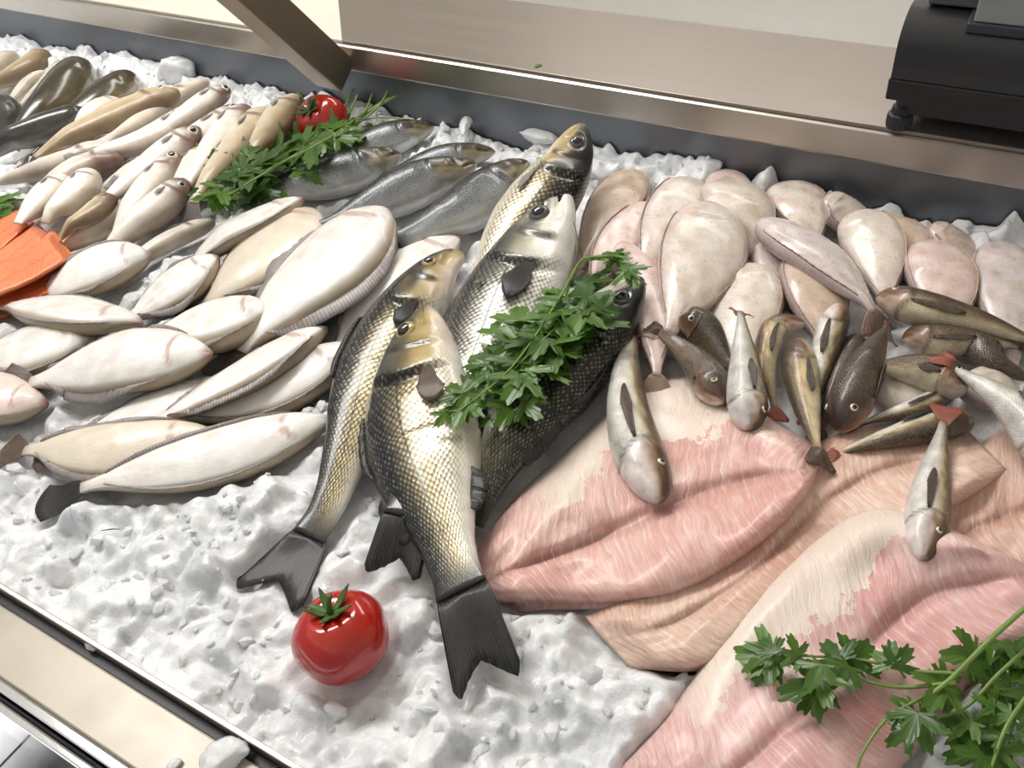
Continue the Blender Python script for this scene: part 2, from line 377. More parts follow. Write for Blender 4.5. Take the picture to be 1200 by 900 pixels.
def col_flat(u, a, b, seed, tone='white', **kw):
    base = {'white': (246, 243, 239), 'cream': (234, 222, 202), 'pink': (238, 218, 210)}[tone]
    c = np.ones(u.shape+(3,))*C3(base); n = vnoise(u, a, 2.5, seed)
    c = mixc(c, (214, 200, 180), np.clip(n-.1, 0, 1)*.55); c = mixc(c, (228, 204, 196), np.clip(-n-.2, 0, 1)*.6)
    c = mixc(c, (128, 108, 70), smooth(.78, .99, -a*np.sign(kw.get('eside', 1)))*.85)          # tan rim where the eyed side shows
    c = mixc(c, (196, 176, 150), smooth(.85, 1., np.abs(a))*.6)
    g = smooth(.022, .004, np.abs(u-(.2-.06*a*a)))*smooth(.8, .5, np.abs(a)); c = mixc(c, (180, 142, 126), g*.8); g2 = smooth(.02, 0, np.abs(a-.1-.5*(u-.05)))*smooth(.16, .1, u)*smooth(.03, .06, u); c = mixc(c, (190, 150, 136), g2*.6)
    c = mixc(c, (150, 92, 80), smooth(.05, .0, u)*.75); c = mixc(c, (176, 160, 146), smooth(.93, 1., u)*.6)
    under = smooth(-.05, -.35, b); c = mixc(c, (96, 80, 58), under)
    return c, np.zeros(u.shape)
def col_sole(u, a, b, seed, tone='beige', **kw):
    base = {'beige': (224, 210, 198), 'tan': (214, 190, 168), 'pink': (230, 204, 196), 'lilac': (222, 208, 206)}[tone]
    c = np.ones(u.shape+(3,))*C3(base); n = vnoise(u, a, 3, seed); n2 = vnoise(u, a, 7, seed+3)
    c = mixc(c, (190, 160, 130), np.clip(n-.15, 0, 1)*.6); c = mixc(c, (238, 230, 222), np.clip(-n-.1, 0, 1)*.6)
    c = mixc(c, (160, 124, 98), np.clip(n2-.6, 0, 1)*.5)
    c = mixc(c, (196, 150, 142), smooth(.07, .0, u)*.7); c = mixc(c, (150, 120, 112), smooth(.86, 1., np.abs(a))*.7)
    c = mixc(c, (200, 184, 190), smooth(.6, .95, a)*.35)
    c = mixc(c, (200, 168, 160), smooth(.9, 1., u)*.6)
    return c, np.zeros(u.shape)
def col_whiting(u, a, b, seed, tone='pale', **kw):
    if tone == 'tan': st = [(-1, (228, 218, 200)), (-.2, (218, 204, 178)), (.3, (196, 176, 142)), (.7, (166, 144, 112)), (1, (130, 110, 84))]
    elif tone == 'belly': st = [(-1, (240, 234, 228)), (0, (236, 230, 222)), (.6, (220, 210, 196)), (1, (184, 170, 150))]
    else: st = [(-1, (240, 236, 230)), (-.2, (232, 226, 216)), (.25, (222, 212, 202)), (.65, (198, 184, 170)), (1, (166, 148, 132))]
    c = blend(a+.1*vnoise(u, a, 2, seed), st)
    sn = np.maximum(smooth(.2, .06, u), smooth(.34, .14, u)*smooth(-.1, .5, a)*.9)
    if kw.get('snout', 1): c = mixc(c, (104, 66, 58), sn*.95)
    g = smooth(.03, .006, np.abs(u-(.22-.06*a*a)))*smooth(.95, .6, np.abs(a+.1)); c = mixc(c, (108, 72, 60), g*.85); ml = smooth(.16, .02, np.abs(a+.25+1.2*u))*smooth(.1, .07, u); c = mixc(c, (70, 44, 40), ml*.8)
    c = mixc(c, (190, 178, 164), smooth(.9, 1., u)*.6)
    return c, np.full(u.shape, .3)
def col_cod(u, a, b, seed, tone='olive', **kw):
    c = blend(a+.12*vnoise(u, a, 3, seed), [(-1, (188, 176, 150)), (-.3, (120, 106, 76)), (.2, (80, 70, 48)), (.7, (58, 52, 38)), (1, (44, 40, 32))] if tone == 'olive' else
              [(-1, (170, 164, 152)), (-.3, (96, 94, 86)), (.3, (62, 60, 54)), (1, (40, 40, 38))])
    return c, np.full(u.shape, .4)
def col_gurnard(u, a, b, seed, tone='brown', **kw):
    if tone == 'brown': st = [(-1, (226, 212, 184)), (-.55, (206, 186, 150)), (-.2, (140, 116, 84)), (.2, (104, 82, 62)), (.7, (78, 60, 48)), (1, (60, 48, 40))]
    elif tone == 'belly': st = [(-1, (240, 236, 230)), (-.1, (238, 232, 222)), (.25, (216, 196, 150)), (.5, (130, 106, 72)), (1, (72, 58, 46))]
    elif tone == 'yellow': st = [(-1, (236, 222, 186)), (-.1, (228, 208, 160)), (.35, (190, 158, 104)), (.7, (110, 88, 60)), (1, (66, 54, 42))]
    else: st = [(-1, (176, 160, 142)), (-.4, (146, 124, 108)), (.0, (122, 98, 84)), (.5, (100, 78, 68)), (1, (74, 60, 54))]
    n = vnoise(u, a, 5, seed); c = blend(a+.15*n, st)
    head = smooth(.27, .2, u+.06*a*a)
    hc = blend(a+.2*n, [(-1, (222, 204, 186)), (-.55, (196, 164, 140)), (-.2, (134, 98, 76)), (.3, (96, 70, 56)), (1, (70, 54, 46))] if tone != 'belly' else
               [(-1, (240, 232, 228)), (-.2, (232, 214, 206)), (.1, (190, 150, 120)), (.4, (112, 82, 60)), (1, (72, 56, 46))])
    c = c*(1-head[..., None])+hc*head[..., None]
    gl = smooth(.022, .0, np.abs(u-(.255-.06*a*a))); c = mixc(c, (54, 40, 34), gl*.75)
    c = mixc(c, (176, 112, 92), smooth(.92, 1., u)*.8)
    return c, (1-head)*.9
COLF = {'bass': col_bass, 'flat': col_flat, 'sole': col_sole, 'whiting': col_whiting, 'gurnard': col_gurnard, 'cod': col_cod}
PROF['cod'] = PROF['whiting']
MATF = {'bass': 'bass', 'flat': 'pale', 'sole': 'sole', 'whiting': 'whiting', 'gurnard': 'gurnard', 'cod': 'cod'}

def make_dome(name, flat=.55, n=14, m=6):
    V = []; Fs = []
    for i in range(m):
        p = i/(m-1)*math.pi*.5
        for j in range(n): q = 2*math.pi*j/n; V.append((math.cos(q)*math.cos(p), math.sin(q)*math.cos(p), flat*math.sin(p)))
    return V, grid_faces(m, n, True)
EYE_V, EYE_F = make_dome('eye')

FINS = []
seedc = [100]
def fish(kind, name, label, cat, spine, w, roll=0., dors=1, lift=0, tone=None, group=None, eye=None, tail=True, fins=(), small=False,
         thick=1., mat=None, fin='fin_pale', iris='iris_pale', stretch=1.0, tail_len=.16, tail_spread=1., fork=.45, pect=None, gape=0, sink=.5, cap=.042, **kw):
    seedc[0] += 1; seed = seedc[0]; kp = 'bass' if kind == 'bass' else kind
    U_, D_, V_, T_ = [np.array(q, float) for q in PROF[kp]]
    T_ = T_*thick
    spine = np.array(spine, float); nC = len(spine); lift = np.broadcast_to(np.array(lift, float), nC).copy()
    ro = math.radians(roll); z = np.full(nC, .02); NS = 40
    mid = nC//2; tp = spine[min(mid+1, nC-1)]-spine[max(mid-1, 0)]; tp /= np.linalg.norm(tp); pp = np.array([-tp[1], tp[0]])
    uu = np.linspace(0, 1, NS)
    for it in range(4):
        Wp = np.array([unproj(p[0], p[1], zz) for p, zz in zip(spine, z)])
        if it == 0: depth = .05
        # body depth whose projected silhouette is w pixels wide across the spine
        wm = Wp[mid]; tw = Wp[min(mid+1, nC-1)]-Wp[max(mid-1, 0)]; tw = np.array([tw[0], tw[1], 0]); tw /= np.linalg.norm(tw); nw_ = np.array([-tw[1], tw[0], 0])
        def pxof(q): c_ = RW.T@(q-np.array([0, 0, CAMZ])); return np.array([F*c_[0]/c_[2], F*c_[1]/c_[2]])
        ka = abs((pxof(wm+nw_*.01)-pxof(wm))@pp)/.01; kb = abs((pxof(wm+np.array([0, 0, .01]))-pxof(wm))@pp)/.01
        kt = T_.max(); cw = math.hypot(.5*math.cos(ro), kt*math.sin(ro)); ct = math.hypot(kt*math.cos(ro), .5*math.sin(ro))
        depth = w/2/math.hypot(ka*cw, kb*ct)
        ctl_s = np.r_[0, np.cumsum(np.linalg.norm(np.diff(Wp[:, :2], axis=0), axis=1))]; ctl_s /= ctl_s[-1]
        cur, L = catmull(np.c_[Wp[:, :2], np.zeros(nC)], NS)
        if roll: # a fish on its belly or half turned shows less of its depth
            pass
        d = np.interp(uu, U_, (D_+V_)/2)*depth; t = np.interp(uu, U_, T_)*depth
        te = np.sqrt((t*math.cos(ro))**2+(d*math.sin(ro))**2); we = np.sqrt((d*math.cos(ro))**2+(t*math.sin(ro))**2)
        tg = np.gradient(cur[:, :2], axis=0); tg /= np.linalg.norm(tg, axis=1)[:, None]; nr = np.c_[-tg[:, 1], tg[:, 0]]
        ws = np.array([-.92, -.7, -.35, 0, .35, .7, .92])
        px = cur[:, 0:1]+nr[:, 0:1]*we[:, None]*ws; py = cur[:, 1:2]+nr[:, 1:2]*we[:, None]*ws
        req = hs(px, py)+te[:, None]*np.sqrt(1-ws**2)*.95
        lat = we[:, None]*ws; S = np.repeat(uu[:, None], len(ws), 1)
        Am = np.stack([np.ones(S.size), S.ravel(), S.ravel()**2, lat.ravel()], 1)
        co, *_ = np.linalg.lstsq(Am, req.ravel(), rcond=None)
        co[2] = np.clip(co[2], -.05, .05); co[1] = np.clip(co[1], -.05, .05); tilt = float(np.clip(co[3], -.3, .3)); co[3] = tilt
        res = req.ravel()-Am@co; co[0] += sink*max(np.percentile(res, 97), 0)
        zc = co[0]+co[1]*uu+co[2]*uu**2
        zc = np.clip(zc, te*.6, np.maximum(te*.8, cap-te*.3))
        zc = zc+np.interp(uu, ctl_s, lift)
        z = np.interp(ctl_s, uu, zc)
    if small: nu, nphi = 30, 18
    elif kind == 'bass': nu, nphi = 110, 48
    else: nu, nphi = 56, 28
    us = np.linspace(0, 1, nu)**1.15
    C = np.stack([np.interp(us, uu, cur[:, 0]), np.interp(us, uu, cur[:, 1]), np.interp(us, uu, zc)], 1)
    T = np.gradient(C, axis=0); T /= np.linalg.norm(T, axis=1)[:, None]
    n2 = np.c_[-T[:, 1], T[:, 0], np.zeros(nu)]; n2 /= np.linalg.norm(n2, axis=1)[:, None]    # left of heading head->tail
    # tilt: surface rises along n2 by `tilt`
    ta = math.atan(tilt); Uv = np.cross(T, n2); Uv /= np.linalg.norm(Uv, axis=1)[:, None]
    Uv *= np.sign(Uv[:, 2:3]+1e-9)
    n2t = n2*math.cos(ta)+Uv*math.sin(ta); Ut = Uv*math.cos(ta)-n2*math.sin(ta)
    S_ = -n2t*dors                                   # +dors: dorsal edge on the right of head->tail
    Dv = S_*math.cos(ro)+Ut*math.sin(ro); N = Ut*math.cos(ro)-S_*math.sin(ro)
    d = np.interp(us, U_, D_)*depth; v = np.interp(us, U_, V_)*depth; t = np.interp(us, U_, T_)*depth
    def sm(x):
        for _ in range(2 if nu > 40 else 1): x = np.r_[x[0], (x[:-2]+2*x[1:-1]+x[2:])/4, x[-1]]
        return x
    d, v, t = sm(d), sm(v), sm(t)
    ph = np.arange(nphi)/nphi*2*math.pi-math.pi/2     # seam underneath
    a = np.cos(ph); b = np.sin(ph)
    Ug, Ag = np.meshgrid(us, a, indexing='ij'); Bg = np.repeat(b[None], nu, 0)
    ex = .82 if kind in ('bass', 'whiting', 'gurnard', 'cod') else .72
    bs = np.sign(Bg)*np.abs(Bg)**ex
    out = np.zeros_like(Ug)
    if kind == 'bass':
        ug = .31-.06*(Ag-.05)**2; lidm = smooth(.95, .6, np.abs(Ag-.02))
        out += .040*smooth(.17, .29, Ug)*smooth(ug+.004, ug-.006, Ug)*lidm
        up = .198-.05*Ag**2; out += .022*smooth(.12, .185, Ug)*smooth(up+.003, up-.006, Ug)*lidm
        out -= .03*smooth(.018, .0, np.abs(Ug-(.315-.06*(Ag-.05)**2)))*lidm
        vm = -.05-2.4*Ug; out -= .05*smooth(.16, .0, np.abs(Ag-vm))*smooth(.115, .09, Ug)
        er = np.sqrt(((Ug-.115)/.045)**2+((Ag-.26)/.36)**2); out -= .02*smooth(1.15, .6, er)
        out += .012*smooth(.55, 1., er)*smooth(1.6, 1.05, er)
    elif kind in ('gurnard', 'whiting', 'cod'):
        ug = .25-.06*Ag**2; out += .03*smooth(.1, .22, Ug)*smooth(ug+.008, ug-.012, Ug)
        vm = -.25-1.2*Ug; out -= .05*smooth(.2, .0, np.abs(Ag-vm))*smooth(.13, .09, Ug)
    else:
        ug = .2-.06*Ag**2; out += .018*smooth(.08, .18, Ug)*smooth(ug+.006, ug-.012, Ug)*smooth(.95, .6, np.abs(Ag))
        out += .006*smooth(.1, .0, np.abs(Ag))*smooth(.2, .3, Ug)
        out -= .02*smooth(.3, .0, np.abs(Ag+.2))*smooth(.035, .015, Ug)
    out = out*np.maximum(0, Bg)**.5*depth
    def pos(i_u, a_, b_, o_=0):
        de = np.where(a_ > 0, d[i_u], v[i_u])
        return C[i_u]+Dv[i_u]*(de*a_)[..., None]+N[i_u]*((t[i_u]*b_)+o_)[..., None]
    I = np.repeat(np.arange(nu)[:, None], nphi, 1)
    P = pos(I, Ag, bs, out)
    if gape: # open mouth: push the lower jaw out
        sel = smooth(.10, .0, Ug)*smooth(-.1, -.6, Ag); P = P+Dv[:, None, :]*(-gape*depth*sel)[..., None]
    c, al = COLF[kind](Ug, Ag, Bg, seed, **({'tone': tone} if tone else {}), **kw)
    s_len = us*L; dep = np.interp(us, U_, (D_+V_)/2)*depth
    uvx = np.repeat(s_len[:, None], nphi, 1); uvy = (ph[None]*dep[:, None]*.9+0)
    uvy = np.repeat(ph[None], nu, 0)*depth*.42
    base = C.mean(0); root = thing(name, label, cat, (float(base[0]), float(base[1]), float((C[:, 2]-t).min())), group)
    V = P.reshape(-1, 3); Fs = grid_faces(nu, nphi, True)
    nb = len(V); V = np.vstack([V, C[0:1]-T[0:1]*t[0]*.5, C[-1:]])
    for j in range(nphi):
        kx = (j+1) % nphi; Fs.append((nb, kx, j)); Fs.append((nb+1, (nu-1)*nphi+j, (nu-1)*nphi+kx))
    ext = lambda A: np.vstack([A.reshape(nb, -1), A[0].mean(0).reshape(1, -1), A[-1].mean(0).reshape(1, -1)])
    colr = ext(np.concatenate([c, al[..., None]], -1)); par = ext(np.stack([Ug, Ag, Bg], -1)); uv = ext(np.stack([uvx, uvy], -1))
    mesh_obj('body', local(V, root), Fs, mat or M[MATF[kind]], root, True, uv, colr, par)
    # put it on the pile
    up_ = bs > -.2
    stamp(P[..., 0][up_], P[..., 1][up_], P[..., 2][up_])
    if kind == 'bass' or not small:
        jj = np.linspace(-.95, .95, 15); te2 = np.sqrt((t*math.cos(ro))**2+(d*math.sin(ro))**2)
        we2 = np.sqrt((d*math.cos(ro))**2+(t*math.sin(ro))**2)
        sx = C[:, 0:1]+n2[:, 0:1]*we2[:, None]*jj; sy = C[:, 1:2]+n2[:, 1:2]*we2[:, None]*jj
        stamp(sx, sy, C[:, 2:3]+tilt*we2[:, None]*jj+te2[:, None]*np.sqrt(1-jj**2)*.9)
    def at(u_, a_, off=0., side=1):
        i = int(np.argmin(np.abs(us-u_))); b_ = side*max(0, 1-a_*a_)**(.5*ex)
        return C[i]+Dv[i]*((d[i] if a_ > 0 else v[i])*a_)+N[i]*(t[i]*b_+off), T[i], Dv[i], N[i]
    def sheet(nm, G, mt):
        nr, nc = G.shape[:2]; G = G.copy()
        if nm == 'tail_fin': FINS.append(G.copy())
        uvs = np.stack(np.meshgrid(np.linspace(0, 1, nr), np.linspace(0, 1, nc), indexing='ij'), -1).reshape(-1, 2)
        o = mesh_obj(nm, local(G.reshape(-1, 3), root), grid_faces(nr, nc), M[mt], root, True, uvs)
        so = o.modifiers.new('solid', 'SOLIDIFY'); so.thickness = .0007; so.offset = 0
        return o
    def settle(G, droop, keep=1):
        # fins sag on to what lies below
        s = np.linspace(0, 1, G.shape[1])[None]; zb = np.maximum(hs(G[..., 0], G[..., 1]), .003)+.0018
        for _ in range(6):
            p_ = np.pad(zb, 1, mode='edge'); zb = (p_[:-2, 1:-1]+p_[2:, 1:-1]+p_[1:-1, :-2]+p_[1:-1, 2:])/4
        zz = G[..., 2]-droop*s**1.3; zz = np.maximum(zz, np.minimum(zb, G[..., 2]+.006)); f = np.minimum(1, s*2.5)
        G[..., 2] = G[..., 2]*(1-f)+zz*f; return G
    if tail:
        Lt = tail_len*L; nr, nc = (9, 4) if small else (21, 7)
        aa = np.linspace(-1, 1, nr); ss = np.linspace(0, 1, nc)
        hb = d[-1]*.95; spr = depth*.36*tail_spread
        G = np.zeros((nr, nc, 3))
        for i, av in enumerate(aa):
            ln = Lt*(1-fork*(1-abs(av)**1.1))*(1-.9*max(0, abs(av)-.78)**1.5*2)
            if kind in ('flat', 'sole'): ln = Lt*(.82+.18*math.cos(av*1.5))
            for j, sv in enumerate(ss):
                G[i, j] = C[-1]-T[-1]*.004+T[-1]*ln*sv+Dv[-1]*av*(hb+(spr-hb)*sv**.8)+N[-1]*(.0009*math.sin(i*2.6)*sv+.004*math.sin(av*3+seed)*sv*sv)
        G = settle(G, .02 if not small else .006); sheet('tail_fin', G, fin)
    if kind in ('flat', 'sole') and not small:
        fl = kw.get('fringe', .085 if kind == 'flat' else .02)
        for sd, nm in ((1, 'dorsal_fin'), (-1, 'anal_fin')):
            nr, nc = 40, 4; G = np.zeros((nr, nc, 3)); uf = np.linspace(.14, .9, nr)
            for i, u_ in enumerate(uf):
                q = (u_-.14)/.76; h = fl*depth*(math.sin(math.pi*q**1.25))**.7
                p, tt, dv, nn = at(u_, sd*.985)
                for j in range(nc):
                    s = j/(nc-1); G[i, j] = p-dv*sd*.003+dv*sd*h*s+tt*h*.45*s+nn*(.0006*math.sin(i*2.2)*s-.001)
            G = settle(G, fl*depth*.4); sheet(nm, G, 'fin_pale' if kind == 'flat' else 'fin_tan')
    for nm, u0, u1, h, ed, lean in fins:
        nr, nc = 16, 4; G = np.zeros((nr, nc, 3))
        for i in range(nr):
            q = i/(nr-1); u_ = u0+(u1-u0)*q; p, tt, dv, nn = at(u_, ed*.97); hh = h*depth*(math.sin(math.pi*(q*.8+.12)))**.6
            for j in range(nc):
                s = j/(nc-1); G[i, j] = p-dv*ed*.003+dv*ed*hh*s*math.cos(lean)+tt*hh*math.sin(lean)*s+nn*(.001*math.sin(i*2.2)*s)
        G = settle(G, .004); sheet(nm, G, fin)
    if pect:
        for (u0, a0, ln, wd, dr, pm) in pect:
            nr, nc = 9, 8; G = np.zeros((nr, nc, 3))
            for i in range(nr):
                for j in range(nc):
                    s = j/(nc-1); q = (i/(nr-1)-.5); wid = wd*(.2+.8*s**.75)
                    u_ = min(.97, u0+ln*s*(1-1.5*q*q*s)*math.cos(dr)); a_ = np.clip(a0+ln*L/depth*2*s*math.sin(dr)+q*wid*2, -.98, .98)
                    p, tt, dv, nn = at(u_, a_, .0012+.006*depth/.1*s*(1-.4*s)+.0005*math.sin(i*3)); G[i, j] = p
            sheet('pectoral_fin', G, pm)
    if eye:
        u_, a_, r = eye[:3]; sides = eye[3] if len(eye) > 3 else (1,)
        for sd in sides:
            p, tt, dv, nn = at(u_, a_, 0, sd); bb = max(.05, 1-a_*a_)**.5
            i = int(np.argmin(np.abs(us-u_)))
            nrm = dv*a_/max(d[i], .001)+nn*sd*bb/max(t[i], .001); nrm /= np.linalg.norm(nrm)
            x = tt-nrm*(tt@nrm); x /= np.linalg.norm(x); y = np.cross(nrm, x); r_ = r*depth
            B3 = np.stack([x, y, nrm], 1); EV = np.array(EYE_V)
            e = mesh_obj('eye', local(p-nrm*r_*.12+(EV*r_)@B3.T, root), EYE_F, M[iris], root)
            mesh_obj('pupil', local(p+nrm*r_*.27+(EV*r_*np.array([.62, .62, .6]))@B3.T, root), EYE_F, M['pupil'], e)
    return root

# ------------------------------------------------------------------ fillets
def fillet_mat(name, flesh, red, pale, line, freq, memb=0.0, sss=.25, bmp=.55):
    k = NT(name); par = k.attr('par'); sep = k.n('ShaderNodeSeparateXYZ'); k.set(sep.inputs[0], par.outputs['Vector'])
    u, w, s = sep.outputs; g = k.geo()
    nz = k.noise(16, 3, g); nf = k.noise(60, 4, g)
    aw = k.math('ABSOLUTE', w)
    ch = k.math('ADD', k.math('MULTIPLY', s, freq), k.math('MULTIPLY', k.math('POWER', aw, 1.4), -2.4))
    ch = k.math('ADD', ch, k.math('MULTIPLY', nz, 2.6)); ch = k.math('ADD', ch, k.math('MULTIPLY', nf, .35))
    fr = k.math('FRACT', ch); tri = k.math('ABSOLUTE', k.math('SUBTRACT', fr, .5))
    ln = k.math('MULTIPLY', k.ramp(tri, [(.0, 1.), (.06, .5), (.12, 0.)]), k.ramp(k.noise(22, 3, g), [(.42, .0), (.66, 1.)]))
    base = k.mix(k.ramp(k.noise(9, 4, g), [(.34, 0.), (.66, 1.)]), lin(flesh), lin(pale))
    base = k.mix(k.math('MULTIPLY', k.ramp(k.noise(13, 5, g, .6), [(.48, 0.), (.72, 1.)]), .75), base, lin(red))
    mid = k.math('MULTIPLY', k.ramp(aw, [(.0, 1.), (.035, .7), (.1, 0.)]), k.ramp(k.noise(12, 3, g), [(.35, .15), (.6, 1.)])); base = k.mix(k.math('MULTIPLY', mid, .65), base, lin(tuple(int(c*.78) for c in red)))
    fine = k.n('ShaderNodeTexWave', wave_type='BANDS'); k.set(fine.inputs['Vector'], k.n('ShaderNodeCombineXYZ', i_0=ch).outputs[0]); fine.inputs['Scale'].default_value = .9; fine.inputs['Distortion'].default_value = 1.
    base = k.mix(k.math('MULTIPLY', fine.outputs['Fac'], .10), base, lin(line))
    base = k.mix(k.math('MULTIPLY', ln, .75), base, lin(line))
    cv = k.n('ShaderNodeCombineXYZ'); k.set(cv.inputs[0], k.math('MULTIPLY', ch, 2.2)); k.set(cv.inputs[1], k.math('MULTIPLY', w, 2.5))
    fib = k.noise(1.3, 6, cv.outputs[0], .65)
    base = k.mix(k.math('MULTIPLY', k.ramp(fib, [(.42, 0.), (.68, 1.)]), .55), base, lin(red)); base = k.mix(k.math('MULTIPLY', k.ramp(fib, [(.28, 1.), (.44, 0.)]), .5), base, lin(line))
    if memb:
        mk = k.math('ADD', k.math('MULTIPLY', w, -1.), k.math('MULTIPLY', k.math('SUBTRACT', k.noise(14, 6, g, .7), .5), 1.6))
        mk = k.math('MULTIPLY', k.math('GREATER_THAN', mk, memb), k.ramp(u, [(.2, 0.), (.3, 1.), (.8, 1.), (.95, 0.)]))
        base = k.mix(k.math('MULTIPLY', mk, .85), base, lin(238, 226, 212))
    k.p(Base_Color=base, Roughness=.34, Subsurface_Weight=sss, Subsurface_Radius=(.008, .004, .003), Subsurface_Scale=1., Coat_Weight=.35, Coat_Roughness=.2)
    h = k.math('ADD', k.math('MULTIPLY', fib, 1.2), k.math('ADD', k.math('MULTIPLY', tri, .5), k.math('MULTIPLY', k.noise(90, 4, g), .4))); k.bump(h, bmp, .004); return k.m
def fillet(name, label, cat, stations, th, mat, group=None, furrow=.25, mid=0., wave=.0005, zup=0., seed=1, edge=.22, zcap=.035, lump_=1.):
    st = np.array(stations, float); nu, nw = 110, 56
    A, _ = catmull(np.c_[st, np.zeros(len(st))][:, :4], nu)
    w = np.linspace(-1, 1, nw); f = (w+1)/2
    PX = A[:, 0:1]*(1-f)+A[:, 2:3]*f; PY = A[:, 1:2]*(1-f)+A[:, 3:4]*f
    z = np.full((nu, nw), .02); us = np.linspace(0, 1, nu)
    prof = (1-np.abs(w)**(1/edge))**.6; endp = smooth(0, .10, us)*smooth(1, .93, us)
    r = np.random.default_rng(seed)
    for it in range(3):
        X = np.zeros((nu, nw)); Y = np.zeros((nu, nw))
        D0 = np.stack([PX-600, PY-450, np.full_like(PX, F)], -1)@RW.T; tt = (z-CAMZ)/D0[..., 2]; X = D0[..., 0]*tt; Y = D0[..., 1]*tt
        B = np.minimum(hs(X, Y), zcap)
        for _ in range(60):
            Bp = np.pad(B, 1, mode='edge'); B = (Bp[:-2, 1:-1]+Bp[2:, 1:-1]+Bp[1:-1, :-2]+Bp[1:-1, 2:])/4
        s_len = us*np.linalg.norm(np.array([X[-1].mean()-X[0].mean(), Y[-1].mean()-Y[0].mean()]))
        wv = np.sin((s_len[:, None]*150-np.abs(w-mid)**1.4*4+vnoise(np.repeat(us[:, None], nw, 1), np.repeat(w[None], nu, 0), 1.3, seed)*1.6))*wave
        fu = furrow*np.exp(-((w-mid)/.10)**2)
        lump = vnoise(np.repeat(us[:, None], nw, 1), np.repeat(w[None], nu, 0), 1.1, seed+5)*.16+vnoise(np.repeat(us[:, None], nw, 1), np.repeat(w[None], nu, 0), 4., seed+6)*.05
        H = th*prof[None]*(.25+.75*endp[:, None])*(1+lump*lump_-fu[None]*smooth(0, .2, us)[:, None]*smooth(1., .75, us)[:, None])+wv*prof[None]
        z = B+zup+np.maximum(H, .0005)
    top = np.stack([X, Y, z], -1)
    bot = np.stack([X, Y, np.maximum(B+zup-.002, -.004)], -1)
    V = np.vstack([top.reshape(-1, 3), bot.reshape(-1, 3)]); n = nu*nw
    f1 = grid_faces(nu, nw); Fs = f1+[tuple(n+i for i in q[::-1]) for q in f1]
    rim = [i*nw for i in range(nu)]+[(nu-1)*nw+j for j in range(1, nw)]+[i*nw+nw-1 for i in range(nu-2, -1, -1)]+[j for j in range(nw-2, 0, -1)]
    for i in range(len(rim)):
        a, b = rim[i], rim[(i+1) % len(rim)]; Fs.append((a, b, n+b, n+a))
    par = np.stack([np.repeat(us[:, None], nw, 1), np.repeat((w-mid)[None], nu, 0), np.repeat(s_len[:, None], nw, 1)], -1).reshape(-1, 3)
    o = mesh_obj(name, V, Fs, mat, None, True, None, None, np.vstack([par, par])); tag(o, label, cat, group)
    stamp(X, Y, z); return o
M['fil_a'] = fillet_mat('pink_flesh', (224, 178, 168), (202, 130, 120), (236, 204, 194), (248, 230, 220), 105, .62)
M['fil_b'] = fillet_mat('peach_flesh', (222, 186, 168), (200, 138, 118), (234, 208, 190), (248, 232, 220), 105)
M['fil_c'] = fillet_mat('rose_flesh', (226, 176, 172), (208, 138, 136), (238, 204, 198), (248, 230, 224), 105, .60)
M['salmon'] = fillet_mat('salmon_flesh', (226, 122, 72), (206, 92, 48), (238, 148, 98), (246, 170, 124), 130, 0, .2, .12)

# ------------------------------------------------------------------ the right half: soles, fillets, gurnards
SG = 'pale soles heaped by the back wall'
def sole(label, sp, w, tone='beige', dors=1, lift=0, **kw):
    return fish('sole', 'sole', label, 'fish', sp, w, 0, dors, lift, tone, SG, fin='fin_tan', tail_len=.1, thick=1.25, cap=kw.pop('cap', .032), **kw)
sole('pinkish sole lying lowest, under the parsley sprig', [(705, 318), (712, 360), (720, 420)], 70, 'pink')
sole('tan sole nearest the upright sea bass', [(745, 203), (715, 252), (676, 318)], 62, 'tan')
sole('pale sole squeezed in by the ice lump at the back wall', [(846, 203), (858, 240), (870, 280)], 60, 'pink', small=True)
sole('narrow pinkish sole beside the tan one', [(765, 240), (722, 292), (690, 350)], 52, 'pink')
sole('short pale sole with its rounded snout at the back wall', [(918, 219), (940, 248), (958, 290)], 68, 'beige')
sole('small pale sole with a notched snout at the back wall', [(966, 232), (990, 252), (1014, 282)], 52, 'beige')
sole('sole half hidden behind two others, only its rounded flank showing', [(1040, 258), (1066, 296), (1080, 350)], 66, 'tan')
sole('pink-snouted sole low against the back wall', [(1088, 266), (1118, 288), (1150, 318)], 50, 'pink')
sole('broad lilac-white sole with a bluish sheen', [(1172, 288), (1182, 350), (1186, 430)], 92, 'lilac', tail=False)
sole('pale sole leaning left of the broadest one', [(818, 216), (782, 268), (752, 330)], 72, 'beige')
sole('plump beige sole tucked right of the broadest one', [(838, 214), (872, 252), (886, 308)], 82, 'beige')
sole('small pale sole wedged in a gap between larger ones', [(896, 290), (906, 322), (914, 368)], 46, 'lilac', small=True)
sole('beige sole with dark freckles, snout towards the wall', [(1000, 250), (1028, 296), (1040, 360)], 72, 'beige')
sole('round-bodied pinkish sole beside the lilac one', [(1085, 284), (1106, 334), (1110, 400)], 84, 'pink')
sole('pinkish sole with a red edge under the broad one', [(728, 285), (762, 350), (770, 440)], 62, 'pink', lift=[0, 0, .0])
sole('sole under the red-tailed gurnards, snout rounded', [(882, 312), (872, 372), (852, 452)], 88, 'beige')
sole('sole with a rusty stripe down its middle', [(944, 300), (958, 350), (972, 420)], 84, 'tan')
sole('largest sole, broad and speckled, on top of its neighbours', [(832, 240), (822, 304), (784, 392)], 104, 'beige', lift=[.012, .008, 0])
sole('long sole lying slantwise across the others', [(893, 262), (958, 302), (1024, 366)], 64, 'lilac', lift=[.008, .01, .004])
sole('stubby sole end showing behind the gurnards', [(1140, 440), (1165, 455), (1200, 470)], 60, 'beige', small=True)
sole('pale sole fragment between the gurnards', [(1020, 470), (1060, 455), (1110, 440)], 70, 'beige', small=True)

